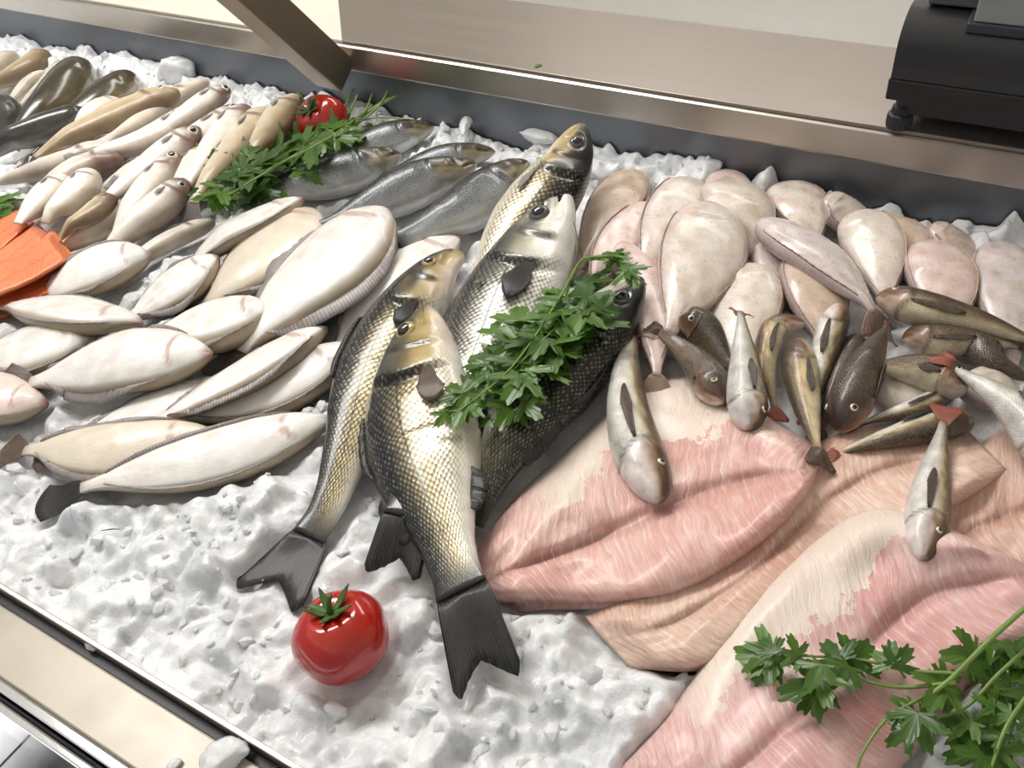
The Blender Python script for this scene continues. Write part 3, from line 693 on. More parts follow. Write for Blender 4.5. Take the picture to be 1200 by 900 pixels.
FG = 'skinless white fish fillets'
fillet('fish_fillet', 'flat pink fillet end under the gurnard with its head down', 'fish fillet', [(1050, 640, 1090, 690), (1110, 560, 1150, 680), (1170, 505, 1215, 680), (1230, 480, 1290, 660)], .020, M['fil_b'], FG, mid=.1, seed=4)
fillet('fish_fillet', 'peach fillet partly covered by the two larger ones', 'fish fillet', [(686, 722, 742, 782), (752, 690, 828, 782), (850, 630, 905, 735), (925, 545, 1000, 660), (1000, 500, 1070, 620), (1080, 500, 1140, 580), (1130, 500, 1180, 550)], .022, M['fil_b'], FG, mid=-.1, seed=2)
fillet('fish_fillet', 'large pink fillet with white membrane and a raised fold', 'fish fillet', [(552, 655, 572, 702), (598, 590, 640, 706), (672, 520, 722, 706), (752, 450, 800, 692), (838, 448, 880, 646), (915, 498, 938, 590), (955, 520, 962, 545)], .030, M['fil_a'], FG, mid=.2, furrow=.3, seed=8)
fillet('fish_fillet', 'rose fillet with a white membrane patch, under the parsley bunch', 'fish fillet', [(722, 905, 790, 960), (782, 838, 900, 985), (846, 748, 985, 960), (925, 660, 1075, 880), (1010, 600, 1140, 800), (1085, 610, 1210, 750), (1160, 640, 1260, 700)], .030, M['fil_c'], FG, mid=.05, furrow=.28, seed=11)

GG = 'small gurnards strewn over the soles and fillets'
def gurn(label, sp, w, tone='brown', roll=25, dors=1, lift=0, eye=(.11, .42, .095), fin='fin_red', pect='fin_brown', **kw):
    if eye and roll >= 40: eye = (.13, .58, .09, (1, -1))
    pf = [(.26, -.3, .30, .26, .0, pect)] if pect else None
    return fish('gurnard', 'gurnard', label, 'fish', sp, w, roll, dors, lift, tone, GG, eye=eye, fin=fin, tail_len=.17, tail_spread=1.15, fork=.2, pect=pf, iris='iris_pale', mat=None, **kw)
gurn('dark gurnard deep in the heap at the edge', [(1130, 395), (1165, 425), (1215, 450)], 44, 'dark', 40, 1, eye=None, tail=False)
gurn('slim pale gurnard strip under the big-headed one', [(1118, 462), (1072, 476), (1005, 498)], 24, 'belly', 0, -1, eye=None)
gurn('brown-headed gurnard peeping out between two soles', [(797, 372), (826, 386), (858, 424)], 42, 'brown', 55, -1, pect=None, tail=False)
gurn('mottled brown gurnard with its snout on the pink fillet', [(846, 468), (815, 424), (772, 388)], 42, 'dark', 55, 1, fin='fin_brown')
gurn('dark brown gurnard lying behind the reddish one', [(1012, 372), (990, 420), (968, 470)], 42, 'dark', 40, 1, eye=None, fin='fin_brown')
gurn('white-bellied gurnard with its pale throat turned up', [(985, 358), (968, 410), (952, 485)], 38, 'belly', -20, -1, eye=None)
gurn('curled yellowish gurnard with a red tail tip', [(944, 366), (908, 384), (898, 430), (908, 480)], 34, 'yellow', -15, 1, eye=None)
gurn('gurnard belly-up with a golden flank and forked tail on the fillet', [(934, 398), (940, 450), (958, 528)], 44, 'yellow', 20, 1, eye=None, fin='fin_brown')
gurn('white and brown gurnard hanging head down, red tail up', [(878, 500), (873, 430), (868, 365)], 48, 'belly', -18, 1, lift=[.0, .012, .03], eye=(.13, .4, .09))
gurn('reddish-brown gurnard with a wide head and upright red tail', [(984, 505), (1006, 448), (1040, 384)], 52, 'dark', 55, -1, lift=[.004, .01, .02])
gurn('gurnard with its head and eye resting on other gurnards', [(1132, 452), (1086, 436), (1020, 428)], 48, 'brown', 25, 1, tail=False)
gurn('long pale gurnard with a dark spread fin, beside the fillet', [(1142, 482), (1064, 500), (985, 518)], 40, 'belly', 5, -1, eye=None, pect='fin_dark')
gurn('brown gurnard with a rolled mouth under the topmost one', [(1058, 398), (1110, 398), (1196, 406)], 40, 'brown', 15, -1, fin='fin_brown', eye=None)
gurn('topmost long brown gurnard with a yellow-ringed eye', [(1028, 350), (1100, 366), (1215, 402)], 44, 'brown', 30, -1, lift=[.012, .012, .008], eye=(.13, .3, .085))
gurn('white-bellied gurnard turned on its back beside the pale one', [(1248, 545), (1190, 480), (1116, 430)], 58, 'belly', -25, 1, lift=.01, eye=None)
gurn('gurnard lying head down across the pink fillet with an orange tail', [(772, 584), (742, 510), (734, 448), (744, 402)], 56, 'belly', -18, 1, lift=[.0, .0, .004, .008], eye=(.13, .45, .085))
gurn('gurnard lying head down on the rose fillet', [(1082, 652), (1092, 570), (1106, 494)], 54, 'belly', -18, 1, eye=(.14, .35, .085))

# ------------------------------------------------------------------ the left half: cod, whiting, flatfish
CG = 'dark cod at the back of the counter'
def cod(label, sp, w, tone='olive', roll=55, dors=1, **kw): return fish('cod', 'cod', label, 'fish', sp, w*1.25, roll, dors, kw.pop('lift', 0), tone, CG, fin='fin_brown', tail_len=.12, **kw)
WG = 'whiting laid in rows by the ice edge'
def whit(label, sp, w, tone='pale', roll=20, dors=-1, eye=(.1, .30, .17), **kw):
    w = w*1.2; roll = -6 if eye else roll
    return fish('whiting', kw.pop('name', 'whiting'), label, 'fish', sp, w, roll, dors, kw.pop('lift', 0), tone, WG, eye=eye, fin=kw.pop('fin', 'fin_pale'), tail_len=.1, fork=.15, tail_spread=.8, iris='iris_pale', pect=None if kw.get('small') else [(.24, -.3, .12, .14, 0, 'fin_pale')],
                **kw)
SM = dict(small=True, tail=False, eye=None, snout=0)
whit('pale whiting end at the far corner of the heap', [(20, 66), (-8, 80), (-50, 98)], 22, 'belly', **SM)
whit('pale rounded whiting beside the dark cod', [(56, 66), (30, 82), (-20, 108)], 28, 'tan', **SM)
whit('thin pale whiting between the cod', [(80, 76), (58, 98), (20, 128)], 24, 'pale', **SM)
whit('slim silvery whiting on top at the far corner', [(52, 82), (30, 100), (5, 122)], 16, 'belly', **SM)
whit('slim silvery whiting lying next to its twin', [(76, 88), (48, 106), (18, 130)], 15, 'pale', **SM)
cod('dark round cod head at the end of the counter', [(20, 128), (-10, 142), (-70, 170)], 44, 'grey', tail=False)
cod('thick olive cod with a shiny back', [(102, 80), (66, 118), (15, 172)], 46, 'olive', tail=False)
cod('slender dark cod with its snout against the ice', [(156, 86), (110, 118), (30, 165)], 36, 'olive')
cod('dark cod with a wet glint beside the tan whiting', [(98, 128), (52, 152), (-20, 186)], 32, 'grey', tail=False)
whit('buried whiting flank under the brown-snouted ones', [(190, 190), (150, 214), (96, 250)], 34, 'pale', 10, eye=None, snout=0)
whit('buried whiting flank beside the parsley and the large flatfish', [(250, 180), (215, 214), (170, 262)], 38, 'belly', 10, eye=None, snout=0)
whit('buried whiting flank below the gutted tan one', [(160, 160), (110, 184), (40, 206)], 30, 'pale', 10, eye=None, snout=0)
whit('buried whiting tail showing between the cut ones', [(150, 236), (112, 266), (64, 300)], 34, 'belly', 10, eye=None, snout=0, tail=False)
whit('pale whiting under the tan one', [(140, 112), (112, 130), (80, 152)], 26, 'belly', **SM)
whit('long pale whiting at the edge of the dark cod', [(130, 168), (70, 190), (-10, 218)], 26, 'pale', snout=0, eye=None)
whit('headless-looking pale whiting lying along the ice', [(243, 96), (190, 128), (118, 172)], 28, 'belly', snout=0, eye=None)
whit('tan gutted whiting with a loose gill and dark tail', [(208, 106), (130, 142), (36, 176)], 36, 'tan', 15, -1, eye=(.1, .25, .09), snout=0, fin='fin_brown')
whit('whiting with a round eye next to the gutted tan one', [(232, 126), (172, 158), (96, 196)], 28, 'pale', 25)
whit('slim whiting third along from the gutted tan one', [(268, 106), (222, 134), (160, 176)], 24, 'pale', 25)
whit('dark-snouted whiting under the parsley side', [(280, 122), (220, 166), (138, 208)], 30, 'pale', 20)
whit('whiting with a dark snout and its body tucked under', [(292, 134), (252, 172), (206, 220)], 32, 'belly', 15, eye=None)
whit('pale translucent whiting beside the parsley', [(316, 132), (276, 178), (226, 238)], 36, 'tan', 10, eye=None, snout=0)
whit('tan whiting head beside the far tomato', [(350, 122), (322, 152), (292, 190)], 40, 'tan', 15, eye=None, snout=0, tail=False)
whit('whiting with a dark snout pointing at the wall, eye bright', [(232, 150), (188, 188), (118, 238)], 32, 'pale', 20)
whit('brown-snouted whiting over the pale row', [(142, 181), (90, 200), (10, 236)], 30, 'pale', 20, eye=None)
whit('cut pale whiting showing its belly slit', [(78, 206), (52, 232), (20, 262)], 30, 'belly', 5, eye=None, snout=0, tail=False)
whit('brown-snouted whiting with a small dark slit on its side', [(209, 182), (172, 226), (124, 276)], 34, 'belly', 10)
whit('dull whiting lying low beside the cut ones', [(132, 228), (104, 254), (70, 282)], 26, 'tan', 20, eye=None, tail=False)
whit('broad cut whiting with two dark slits', [(108, 202), (86, 232), (58, 272)], 36, 'belly', 5, eye=None, snout=0, tail=False)
whit('brown-headed whiting with a large eye nearest the flatfish', [(218, 212), (178, 250), (112, 300)], 33, 'pale', 15, eye=(.12, .35, .12))
whit('long thin white whiting with a grey tail over the flatfish', [(242, 236), (176, 270), (108, 304)], 22, 'belly', 10, eye=None, snout=0, fin='fin_brown', lift=.006)

LG = 'white-bellied flatfish fanned out on the ice'
def flat(label, sp, w, tone='white', dors=1, **kw):
    return fish('flat', 'flatfish', label, 'fish', sp, w, 0, dors, kw.pop('lift', 0), tone, LG, fin=kw.pop('fin', 'fin_brown'), tail_len=kw.pop('tail_len', .16), tail_spread=kw.pop('ts', 1.1), thick=kw.pop('thick', 1.3), **kw)
flat('white flatfish lying behind the head of a sea bass', [(538, 280), (460, 338), (392, 420)], 70, 'white')
flat('pale flatfish under the small white one, red at the snout', [(370, 252), (318, 300), (240, 362)], 80, 'cream')
flat('small white flatfish with a spread brown tail, beside the parsley', [(356, 238), (284, 270), (204, 306)], 46, 'white')
flat('largest white flatfish with a red mouth', [(452, 250), (384, 322), (282, 412)], 100, 'white', fringe=.15, lift=[.008, .004, 0])
flat('white flatfish next to the salmon pieces', [(172, 290), (118, 318), (44, 352)], 47, 'white')
flat('flatfish pointing between the salmon and the largest one', [(256, 302), (206, 338), (148, 376)], 46, 'white', fringe=.15)
flat('broad white flatfish with a creased gill, in the middle of the fan', [(320, 362), (248, 384), (168, 400)], 70, 'white')
flat('white flatfish with a dark open mouth at the end of the row', [(113, 392), (48, 412), (-40, 432)], 64, 'white')
flat('flatfish with a red-lipped snout next to the salmon', [(167, 380), (98, 372), (4, 360)], 56, 'white')
flat('creased flatfish head coming in at the counter end', [(57, 476), (10, 474), (-70, 466)], 60, 'pink')
flat('slender flatfish with a widely spread pale tail', [(269, 420), (170, 462), (50, 502)], 44, 'white', fringe=.15)
flat('long white flatfish with a folded gill and a raised fin', [(248, 414), (144, 424), (30, 442)], 64, 'white', fringe=.15, lift=.004)
flat('flatfish with a dark patch on its gill cover', [(416, 410), (326, 458), (214, 500)], 58, 'white')
flat('slim white flatfish with a frilled lower fin, pointing at the sea bass', [(381, 378), (288, 436), (170, 496)], 52, 'white', fringe=.15, lift=.004)
flat('cream flatfish with a dark snout over bare ice', [(254, 508), (140, 528), (28, 528)], 58, 'cream', fringe=.15)
flat('front flatfish with a dark fan tail lying on bare ice', [(390, 492), (250, 538), (96, 574)], 58, 'white', fin='fin_dark', tail_len=.21)

# salmon pieces
SAG = 'orange salmon pieces'
SK = dict(furrow=.0, wave=.0, zcap=.003, edge=.12, lump_=.15)
fillet('salmon_piece', 'pale orange salmon piece lying lowest of its heap', 'salmon', [(90, 306, 86, 330), (60, 318, 58, 346), (20, 332, 20, 358), (-40, 344, -40, 372)], .018, M['salmon'], SAG, seed=20, **SK)
fillet('salmon_piece', 'orange salmon piece at the end of the counter by the parsley scrap', 'salmon', [(30, 244, 40, 262), (8, 250, 24, 276), (-18, 266, 2, 296), (-50, 290, -30, 318)], .028, M['salmon'], SAG, seed=21, **SK)
fillet('salmon_piece', 'orange salmon strip between two others', 'salmon', [(42, 260, 58, 274), (24, 274, 42, 292), (-8, 298, 10, 320), (-50, 328, -30, 350)], .032, M['salmon'], SAG, seed=22, zup=.004, **SK)
fillet('salmon_piece', 'bright orange salmon piece, thickest and on top', 'salmon', [(62, 268, 86, 300), (42, 282, 70, 314), (0, 308, 26, 338), (-50, 334, -30, 360)], .034, M['salmon'], SAG, seed=23, zup=.008, **SK)

# ------------------------------------------------------------------ sea bass
SBG = 'small dark sea bass with their backs up'
def sbass(label, sp, w, **kw): return fish('bass', 'small_sea_bass', label, 'fish', sp, w, kw.pop('roll', 32), 1, kw.pop('lift', 0), 'small', SBG, eye=None, mat=M['bass_small'], fin='fin_dark', tail_len=.16, thick=1.25, tail=kw.pop('tail', False), **kw)
sbass('small dark sea bass nearest the far tomato and parsley stalks', [(508, 150), (450, 165), (370, 196)], 38)
sbass('small sea bass half hidden between two others', [(580, 178), (530, 186), (440, 215)], 34)
sbass('small dark sea bass beside the parsley leaves', [(470, 182), (400, 204), (290, 232)], 50)
sbass('small dark sea bass in the middle of its row, gold flecks on the flank', [(558, 192), (475, 222), (376, 270)], 52)
sbass('small sea bass with a bent head and curved body by the large bass', [(618, 190), (585, 218), (535, 250), (464, 284)], 60)
BG = 'large sea bass'
DF = (('dorsal_fin', .36, .56, .12, 1, .9), ('second_dorsal_fin', .62, .78, .16, 1, .7), ('anal_fin', .66, .78, .18, -1, .7))
EB = (.115, .24, .105)
fish('bass', 'sea_bass', 'sea bass with its snout raised against the steel back wall', 'fish', [(683, 146), (660, 200), (600, 288), (538, 392)], 80, -14, -1, [.085, .05, .02, 0], 'gold', BG, eye=EB, iris='iris_grey', fin='fin_dark', tail=False, thick=1.1, pect=[(.3, -.45, .14, .12, 0, 'fin_pale')])
fish('bass', 'sea_bass', 'broad silver sea bass with a dark pectoral fin and pink snout', 'fish', [(662, 222), (628, 300), (580, 400), (520, 520), (478, 606)], 124, -12, 1, [.04, .02, .0, 0, 0], 'silver', BG, eye=EB, iris='iris_grey', fin='fin_dark', tail_len=.13, tail_spread=.6, pect=[(.275, -.22, .15, .28, .06, 'fin_dark')])
fish('bass', 'sea_bass', 'dark-backed sea bass lying under the parsley sprig', 'fish', [(752, 326), (712, 372), (650, 446), (575, 556), (545, 610)], 100, 14, -1, [.02, .01, 0, 0, 0], 'dark', BG, eye=EB, iris='iris_grey', fin='fin_dark', tail=False, fins=DF)
fish('bass', 'sea_bass', 'golden sea bass with its mouth open and forked tail on the ice', 'fish', [(530, 286), (488, 352), (440, 440), (412, 520), (386, 590), (362, 628)], 100, 0, 1, [.016, .010, 0, 0, 0, 0], 'gold', BG, eye=EB, iris='iris_gold', fin='fin_dark', fins=DF[:1], tail_len=.2, tail_spread=1.15, fork=.34, gape=.10, pect=[(.27, -.3, .12, .24, .1, 'fin_dark')])
fish('bass', 'sea_bass', 'foremost large sea bass, lying on top with its tail by the near tomato', 'fish', [(499, 360), (494, 440), (497, 530), (520, 620), (541, 692)], 144, 0, 1, [.03, .016, .0, 0, 0], 'gold', BG, eye=EB, iris='iris_gold', fin='fin_dark', fins=DF, tail_len=.27, tail_spread=.68, fork=.34, pect=[(.28, -.45, .15, .24, -.03, 'fin_brown')])

for G in FINS: stamp(G[..., 0], G[..., 1], G[..., 2])
# ------------------------------------------------------------------ tomatoes
k = NT('tomato_skin'); n = k.noise(18, 3, k.geo())
k.p(Base_Color=k.mix(n, lin(156, 20, 12), lin(188, 34, 16)), Roughness=.16, Coat_Weight=.6, Coat_Roughness=.06, Subsurface_Weight=.08, Subsurface_Radius=(.006, .002, .001), Subsurface_Scale=1.); M['tomato'] = k.m
k = NT('calyx_green'); n = k.noise(80, 3, k.geo()); k.p(Base_Color=k.mix(n, lin(44, 74, 26), lin(84, 116, 48)), Roughness=.5); M['calyx'] = k.m
def tomato(label, cx, cy, rpx, zc, axis, stem_dir, nsep=6, seed=1):
    c = unproj(cx, cy, zc); r = rpx*np.linalg.norm((RW.T@(c-[0, 0, CAMZ]))[2])/F
    root = thing('tomato', label, 'tomato', (c[0], c[1], c[2]-r*.9), 'tomatoes on the ice')
    q = Vector(axis).normalized().to_track_quat('Z', 'Y').to_matrix(); Q = np.array([list(x) for x in q]); rr = np.random.default_rng(seed)
    V = []; nu, nv = 40, 60
    def surf(th, ph):
        R = r*(1+.025*math.cos(5*ph+1)*math.sin(th)**2+.02*math.sin(2*ph+.5)); zz = r*.86*math.cos(th)
        zz -= r*.20*math.exp(-(th/.32)**2); zz += r*.07*math.exp(-((math.pi-th)/.4)**2)
        return np.array([R*math.sin(th)**.92*math.cos(ph), R*math.sin(th)**.92*math.sin(ph), zz])
    for i in range(nu):
        th = math.pi*(i+.02)/(nu-.96)
        for j in range(nv): V.append(c+Q@surf(th, 2*math.pi*j/nv))
    Fs = grid_faces(nu, nv, True)+[tuple(range(nv))[::-1], tuple(range((nu-1)*nv, nu*nv))]
    mesh_obj('fruit', local(V, root), Fs, M['tomato'], root)
    cal = None
    for s in range(nsep):
        ph = 2*math.pi*s/nsep+rr.uniform(-.3, .3); ln = rr.uniform(.42, .62); curl = rr.uniform(.1, .5); G = []
        for i in range(8):
            t = i/7; th = .05+ln*t; p = surf(th, ph); tang = np.array([-math.sin(ph), math.cos(ph), 0]); wd = r*.085*(math.sin(math.pi*(.15+.85*t)))**.7*(1-t*.35)+.0003
            up = r*(.03+curl*max(0, t-.25)**1.6)
            for sd in (-1, 0, 1): G.append(c+Q@(p+tang*wd*sd+np.array([0, 0, up+(r*.02 if sd else 0)])))
        o = mesh_obj('sepal', local(G, root), grid_faces(8, 3), M['calyx'], root); so = o.modifiers.new('s', 'SOLIDIFY'); so.thickness = .0012
    p0 = c+Q@(surf(.02, 0)); sd = np.array(stem_dir, float); sd /= np.linalg.norm(sd)
    P = [p0-sd*.003, p0+sd*r*.2, p0+sd*r*.4+np.array([.002, 0, .0]), p0+sd*r*.58+np.array([.005, 0, 0])]
    Vt, Ft = tube_vf(P, [r*.075, r*.055, r*.05, r*.06]); mesh_obj('stem', local(Vt, root), Ft, M['calyx'], root)
    stamp(np.array(V)[:, 0], np.array(V)[:, 1], np.array(V)[:, 2])
tomato('near red tomato sunk in bare ice by the sea bass tails', 400, 746, 57, .026, (-.16, .10, 1), (-.1, .2, 1), 7, 3)
tomato('far red tomato beside the parsley at the back wall', 377, 141, 31, .04, (-.1, -.5, .85), (.35, .0, 1), 6, 5)

# ------------------------------------------------------------------ parsley
def leaf_mesh(name, seed, mat):
    rr = np.random.default_rng(seed); th = np.radians(np.linspace(-112, 112, 61)); R = []
    for i, t in enumerate(th):
        d = np.degrees(t); lobe = max(1.0*math.exp(-(d/34)**2), .84*math.exp(-((d-62)/27)**2), .84*math.exp(-((d+62)/27)**2), .48*math.exp(-((abs(d)-104)/18)**2), .3)
        tooth = 1+.10*(1 if i % 4 < 2 else -1)*(.4+.6*rr.random()); R.append(lobe*tooth)
    V = [(0, 0, 0)]; Fs = []; nn = len(th)
    for f in (.5, 1.):
        for t, r_ in zip(th, R):
            rad = r_*f if f == 1 else min(r_*.62, .5*r_+.05); x, y = rad*math.sin(t), rad*math.cos(t)
            zz = .10*abs(math.sin(2.6*t))*rad-.30*(y*y)*.6-.12*x*x+rr.uniform(-.015, .015)
            V.append((x, y, zz))
    for i in range(nn-1): Fs.append((0, 1+i+1, 1+i)); Fs.append((1+i, 2+i, 2+nn+i, 1+nn+i))
    me = bpy.data.meshes.new(name); me.from_pydata(V, [], Fs); me.polygons.foreach_set('use_smooth', [True]*len(Fs)); me.materials.append(mat); return me
def leaf_mat(name, c1, c2):
    k = NT(name); n = k.noise(45, 3, k.geo()); oi = k.n('ShaderNodeObjectInfo')
    b = k.mix(oi.outputs['Random'], lin(c1), lin(c2)); b = k.mix(k.math('MULTIPLY', n, .4), b, tuple(c*.55 for c in lin(c1)))
    k.p(Base_Color=b, Roughness=.36, Coat_Weight=.15, Transmission_Weight=.0)
    tr = k.n('ShaderNodeBsdfTranslucent'); k.set(tr.inputs[0], k.mix(.5, b, lin(130, 170, 40))); mx = k.n('ShaderNodeMixShader'); mx.inputs[0].default_value = .22
    out = k.t.nodes['Material Output']; k.t.links.new(k.b.outputs[0], mx.inputs[1]); k.t.links.new(tr.outputs[0], mx.inputs[2]); k.t.links.new(mx.outputs[0], out.inputs[0])
    k.bump(k.noise(300, 2, k.geo()), .2, .001); return k.m
M['leaf'] = leaf_mat('parsley_leaf', (56, 94, 28), (98, 136, 54)); M['stalk'] = simple('parsley_stalk', (112, 140, 60), .4, 0, .2)
LEAVES = [leaf_mesh('leaf', 40+i, M['leaf']) for i in range(4)]
def add_leaf(root, b, tip, roll=0., mi=0):
    b = np.array(b); y = np.array(tip)-b; L = np.linalg.norm(y); y /= L
    x = np.cross(y, [0, 0, 1.]); x /= np.linalg.norm(x)+1e-9; z = np.cross(x, y); x2 = x*math.cos(roll)+z*math.sin(roll); z2 = np.cross(x2, y)
    o = bpy.data.objects.new('leaf', LEAVES[mi % 4]); COL.objects.link(o); o.parent = root
    loc = b-np.array(root.location); m = Matrix([[x2[i]*L, y[i]*L, z2[i]*L, loc[i]] for i in range(3)]+[[0, 0, 0, 1]]); o.matrix_local = m
def stalk(root, pts, r0, r1):
    P = []
    for p in pts:
        z = p[2]; w = unproj(p[0], p[1], 0); w = unproj(p[0], p[1], float(hs(w[0], w[1]))+z); P.append(w)
    cur, L = catmull(np.array(P), 22); Vt, Ft = tube_vf(cur, np.linspace(r0, r1, 22), 7); mesh_obj('stem', local(Vt, root), Ft, M['stalk'], root); return cur
def lift_px(x, y, dz):
    w = unproj(x, y, .03)
    for _ in range(2): w = unproj(x, y, float(hs(w[0], w[1]))+dz)
    return w
def bunch(label, base, stalks, leaves, seed, dz=(.006, .03)):
    rr = np.random.default_rng(seed); b = lift_px(base[0], base[1], .002)
    root = thing('parsley_bunch', label, 'parsley', tuple(b), None)
    for pts, r0, r1 in stalks: stalk(root, pts, r0, r1)
    for i, (bx, by, tx, ty) in enumerate(leaves):
        h = rr.uniform(*dz); p = lift_px(bx, by, h); L = math.hypot(tx-bx, ty-by)
        q = unproj(tx, ty, p[2]+rr.uniform(-.012, .008)); q[2] = max(q[2], float(hs(q[0], q[1]))+.003)
        add_leaf(root, p, q, rr.uniform(-.5, .5), int(rr.integers(0, 4)))
    return root
def scatter(path, n, spread, size, seed, flow=0.):
    rr = np.random.default_rng(seed); P = np.array(path, float); out = []
    s = np.r_[0, np.cumsum(np.linalg.norm(np.diff(P, axis=0), axis=1))]
    for i in range(n):
        q = rr.random()*s[-1]; x = np.interp(q, s, P[:, 0])+rr.normal()*spread*.5; y = np.interp(q, s, P[:, 1])+rr.normal()*spread*.38
        a = rr.uniform(0, 6.28); L = rr.uniform(*size); out.append((x, y, x+L*math.cos(a), y+L*.8*math.sin(a)))
    return out
# bunch on the rose fillet, bottom right
lv = [(905, 768, 856, 764), (905, 766, 872, 790), (904, 768, 902, 800), (908, 764, 890, 746), (935, 768, 925, 742), (940, 770, 912, 778), (962, 778, 945, 808), (962, 800, 912, 815), (960, 802, 940, 832), (962, 796, 970, 826),
      (985, 775, 962, 748), (985, 776, 1004, 748), (980, 782, 955, 775), (995, 780, 975, 806), (1000, 776, 1024, 750), (985, 785, 1000, 808), (1045, 778, 1020, 762), (1046, 778, 1044, 748), (1050, 782, 1068, 756),
      (1105, 800, 1078, 790), (1105, 802, 1090, 830), (1108, 798, 1128, 788), (1110, 805, 1112, 835), (1072, 832, 1045, 852), (1075, 835, 1060, 868), (1078, 832, 1100, 850), (1068, 835, 1042, 838), (1082, 846, 1088, 882), (1065, 858, 1036, 872),
      (1140, 845, 1108, 862), (1142, 846, 1130, 890), (1148, 842, 1172, 868), (1140, 850, 1160, 900), (1150, 880, 1110, 888), (1155, 885, 1150, 925), (1165, 830, 1140, 812), (1168, 828, 1190, 850)]
lv += scatter([(1140, 770), (1190, 760), (1200, 800), (1180, 850), (1190, 890)], 34, 34, (26, 46), 5)
bunch('leafy green parsley bunch lying on the rose fillet', (1150, 830),
      [([(1215, 700, .05), (1160, 750, .04), (1118, 792, .03), (1090, 815, .025)], .0022, .0018), ([(1120, 800, .03), (1050, 805, .02), (985, 790, .012), (960, 785, .01)], .0018, .0008),
       ([(1130, 790, .03), (1060, 785, .025), (1000, 772, .02), (900, 767, .012)], .0016, .0008), ([(1085, 815, .02), (1040, 842, .018), (1012, 880, .012), (1004, 905, .006)], .0014, .001),
       ([(1215, 750, .04), (1170, 790, .04), (1130, 830, .03), (1080, 845, .02)], .0018, .001), ([(1215, 800, .04), (1180, 850, .04), (1160, 905, .03)], .0018, .0012)], lv, 3, (.008, .04))
# sprig between the large bass
lv = [(690, 305, 715, 296), (712, 300, 735, 292), (716, 304, 740, 308), (728, 312, 752, 318), (735, 318, 758, 330), (722, 300, 730, 288), (736, 316, 744, 334),
      (520, 485, 512, 500), (545, 470, 515, 492), (548, 474, 530, 500), (540, 462, 522, 448), (560, 468, 545, 450), (575, 490, 560, 500), (600, 478, 585, 498), (610, 470, 640, 466), (615, 474, 632, 488)]
lv += scatter([(545, 462), (580, 430), (620, 400), (660, 370), (695, 350)], 56, 38, (20, 40), 9)
lv += scatter([(590, 440), (640, 420), (655, 380)], 26, 34, (24, 42), 10)
bunch('parsley sprig draped between the large sea bass', (620, 410),
      [([(700, 300, .01), (680, 306, .02), (655, 350, .02), (600, 430, .02), (530, 488, .012)], .0014, .0008), ([(745, 315, .012), (715, 303, .016), (684, 304, .018), (668, 330, .018)], .001, .0012),
       ([(690, 345, .012), (650, 385, .02), (590, 445, .016)], .0012, .0008), ([(672, 260, .008), (684, 305, .012), (700, 350, .012)], .0005, .0005), ([(700, 318, .01), (720, 330, .008), (728, 345, .006)], .0006, .0005)], lv, 4, (.006, .028))
# bunch by the far tomato
lv = scatter([(245, 238), (270, 210), (310, 192), (350, 175), (385, 168), (410, 150)], 84, 27, (14, 26), 12) + scatter([(262, 232), (300, 212), (340, 200)], 30, 26, (14, 26), 13)
lv += [(250, 205, 242, 193), (348, 170, 345, 148), (362, 172, 366, 150), (392, 150, 408, 140)]
bunch('parsley bunch with long cut stalks beside the far tomato', (340, 190),
      [([(492, 101, .035), (450, 120, .03), (410, 145, .025), (340, 185, .02), (262, 232, .012)], .0028, .0012), ([(470, 108, .03), (430, 130, .025), (380, 165, .02), (300, 205, .012)], .0024, .001),
       ([(456, 104, .04), (444, 124, .03), (420, 145, .02)], .0018, .0018), ([(414, 105, .04), (404, 126, .03), (396, 150, .02)], .002, .002), ([(419, 111, .04), (408, 136, .03), (400, 155, .02)], .0018, .0018),
       ([(436, 110, .036), (428, 130, .03), (412, 150, .02)], .0014, .0014), ([(480, 140, .01), (440, 138, .015), (400, 150, .015)], .0016, .001)], lv, 6, (.004, .024))
b = lift_px(4, 236, .01); root = thing('parsley_bunch', 'small parsley sprig beside the salmon pieces', 'parsley', tuple(b))
for (bx, by, tx, ty) in [(-6, 240, 4, 224), (-4, 242, 12, 238), (-6, 238, 2, 246), (-12, 236, -2, 228)]: add_leaf(root, lift_px(bx, by, .018), lift_px(tx, ty, .012), .2, bx)
for lab, x, y, s in (('tiny parsley scrap on the steel ledge', 632, 77, 9), ('tiny parsley scrap on the flank of the raised sea bass', 580, 266, 12), ('tiny parsley scrap between two large sea bass', 563, 329, 11)):
    p = unproj(x, y, .1125) if y < 100 else lift_px(x, y, .002); q = unproj(x+s*.8, y-s*.3, p[2]+.001)
    o = bpy.data.objects.new('parsley_scrap', LEAVES[1]); COL.objects.link(o); L = np.linalg.norm(q-p); o.location = tuple(p); o.scale = (L, L, L); o.rotation_euler = (0, 0, 1.2)
    tag(o, lab, 'parsley')

# ------------------------------------------------------------------ ice
def facets(X, Y, d, amp, slope, seed):
    r = np.random.default_rng(seed); i0 = np.floor(X/d).astype(int); j0 = np.floor(Y/d).astype(int)
    a, b = i0.min()-2, j0.min()-2; n, m = i0.max()-a+4, j0.max()-b+4
    ox, oy = r.random((n, m)), r.random((n, m)); hh = r.normal(size=(n, m)); sx, sy = r.normal(size=(n, m))*slope, r.normal(size=(n, m))*slope
    best = np.full(X.shape, 1e9); out = np.zeros(X.shape)
    for di in (-1, 0, 1):
        for dj in (-1, 0, 1):
            I, J = i0+di-a, j0+dj-b; cx, cy = (i0+di+ox[I, J])*d, (j0+dj+oy[I, J])*d; q = (X-cx)**2+(Y-cy)**2
            v = hh[I, J]*amp+sx[I, J]*(X-cx)+sy[I, J]*(Y-cy); mk = q < best; out = np.where(mk, v, out); best = np.minimum(best, q)
    return out
ix0, ix1, gs = -2.5, .60, .0035
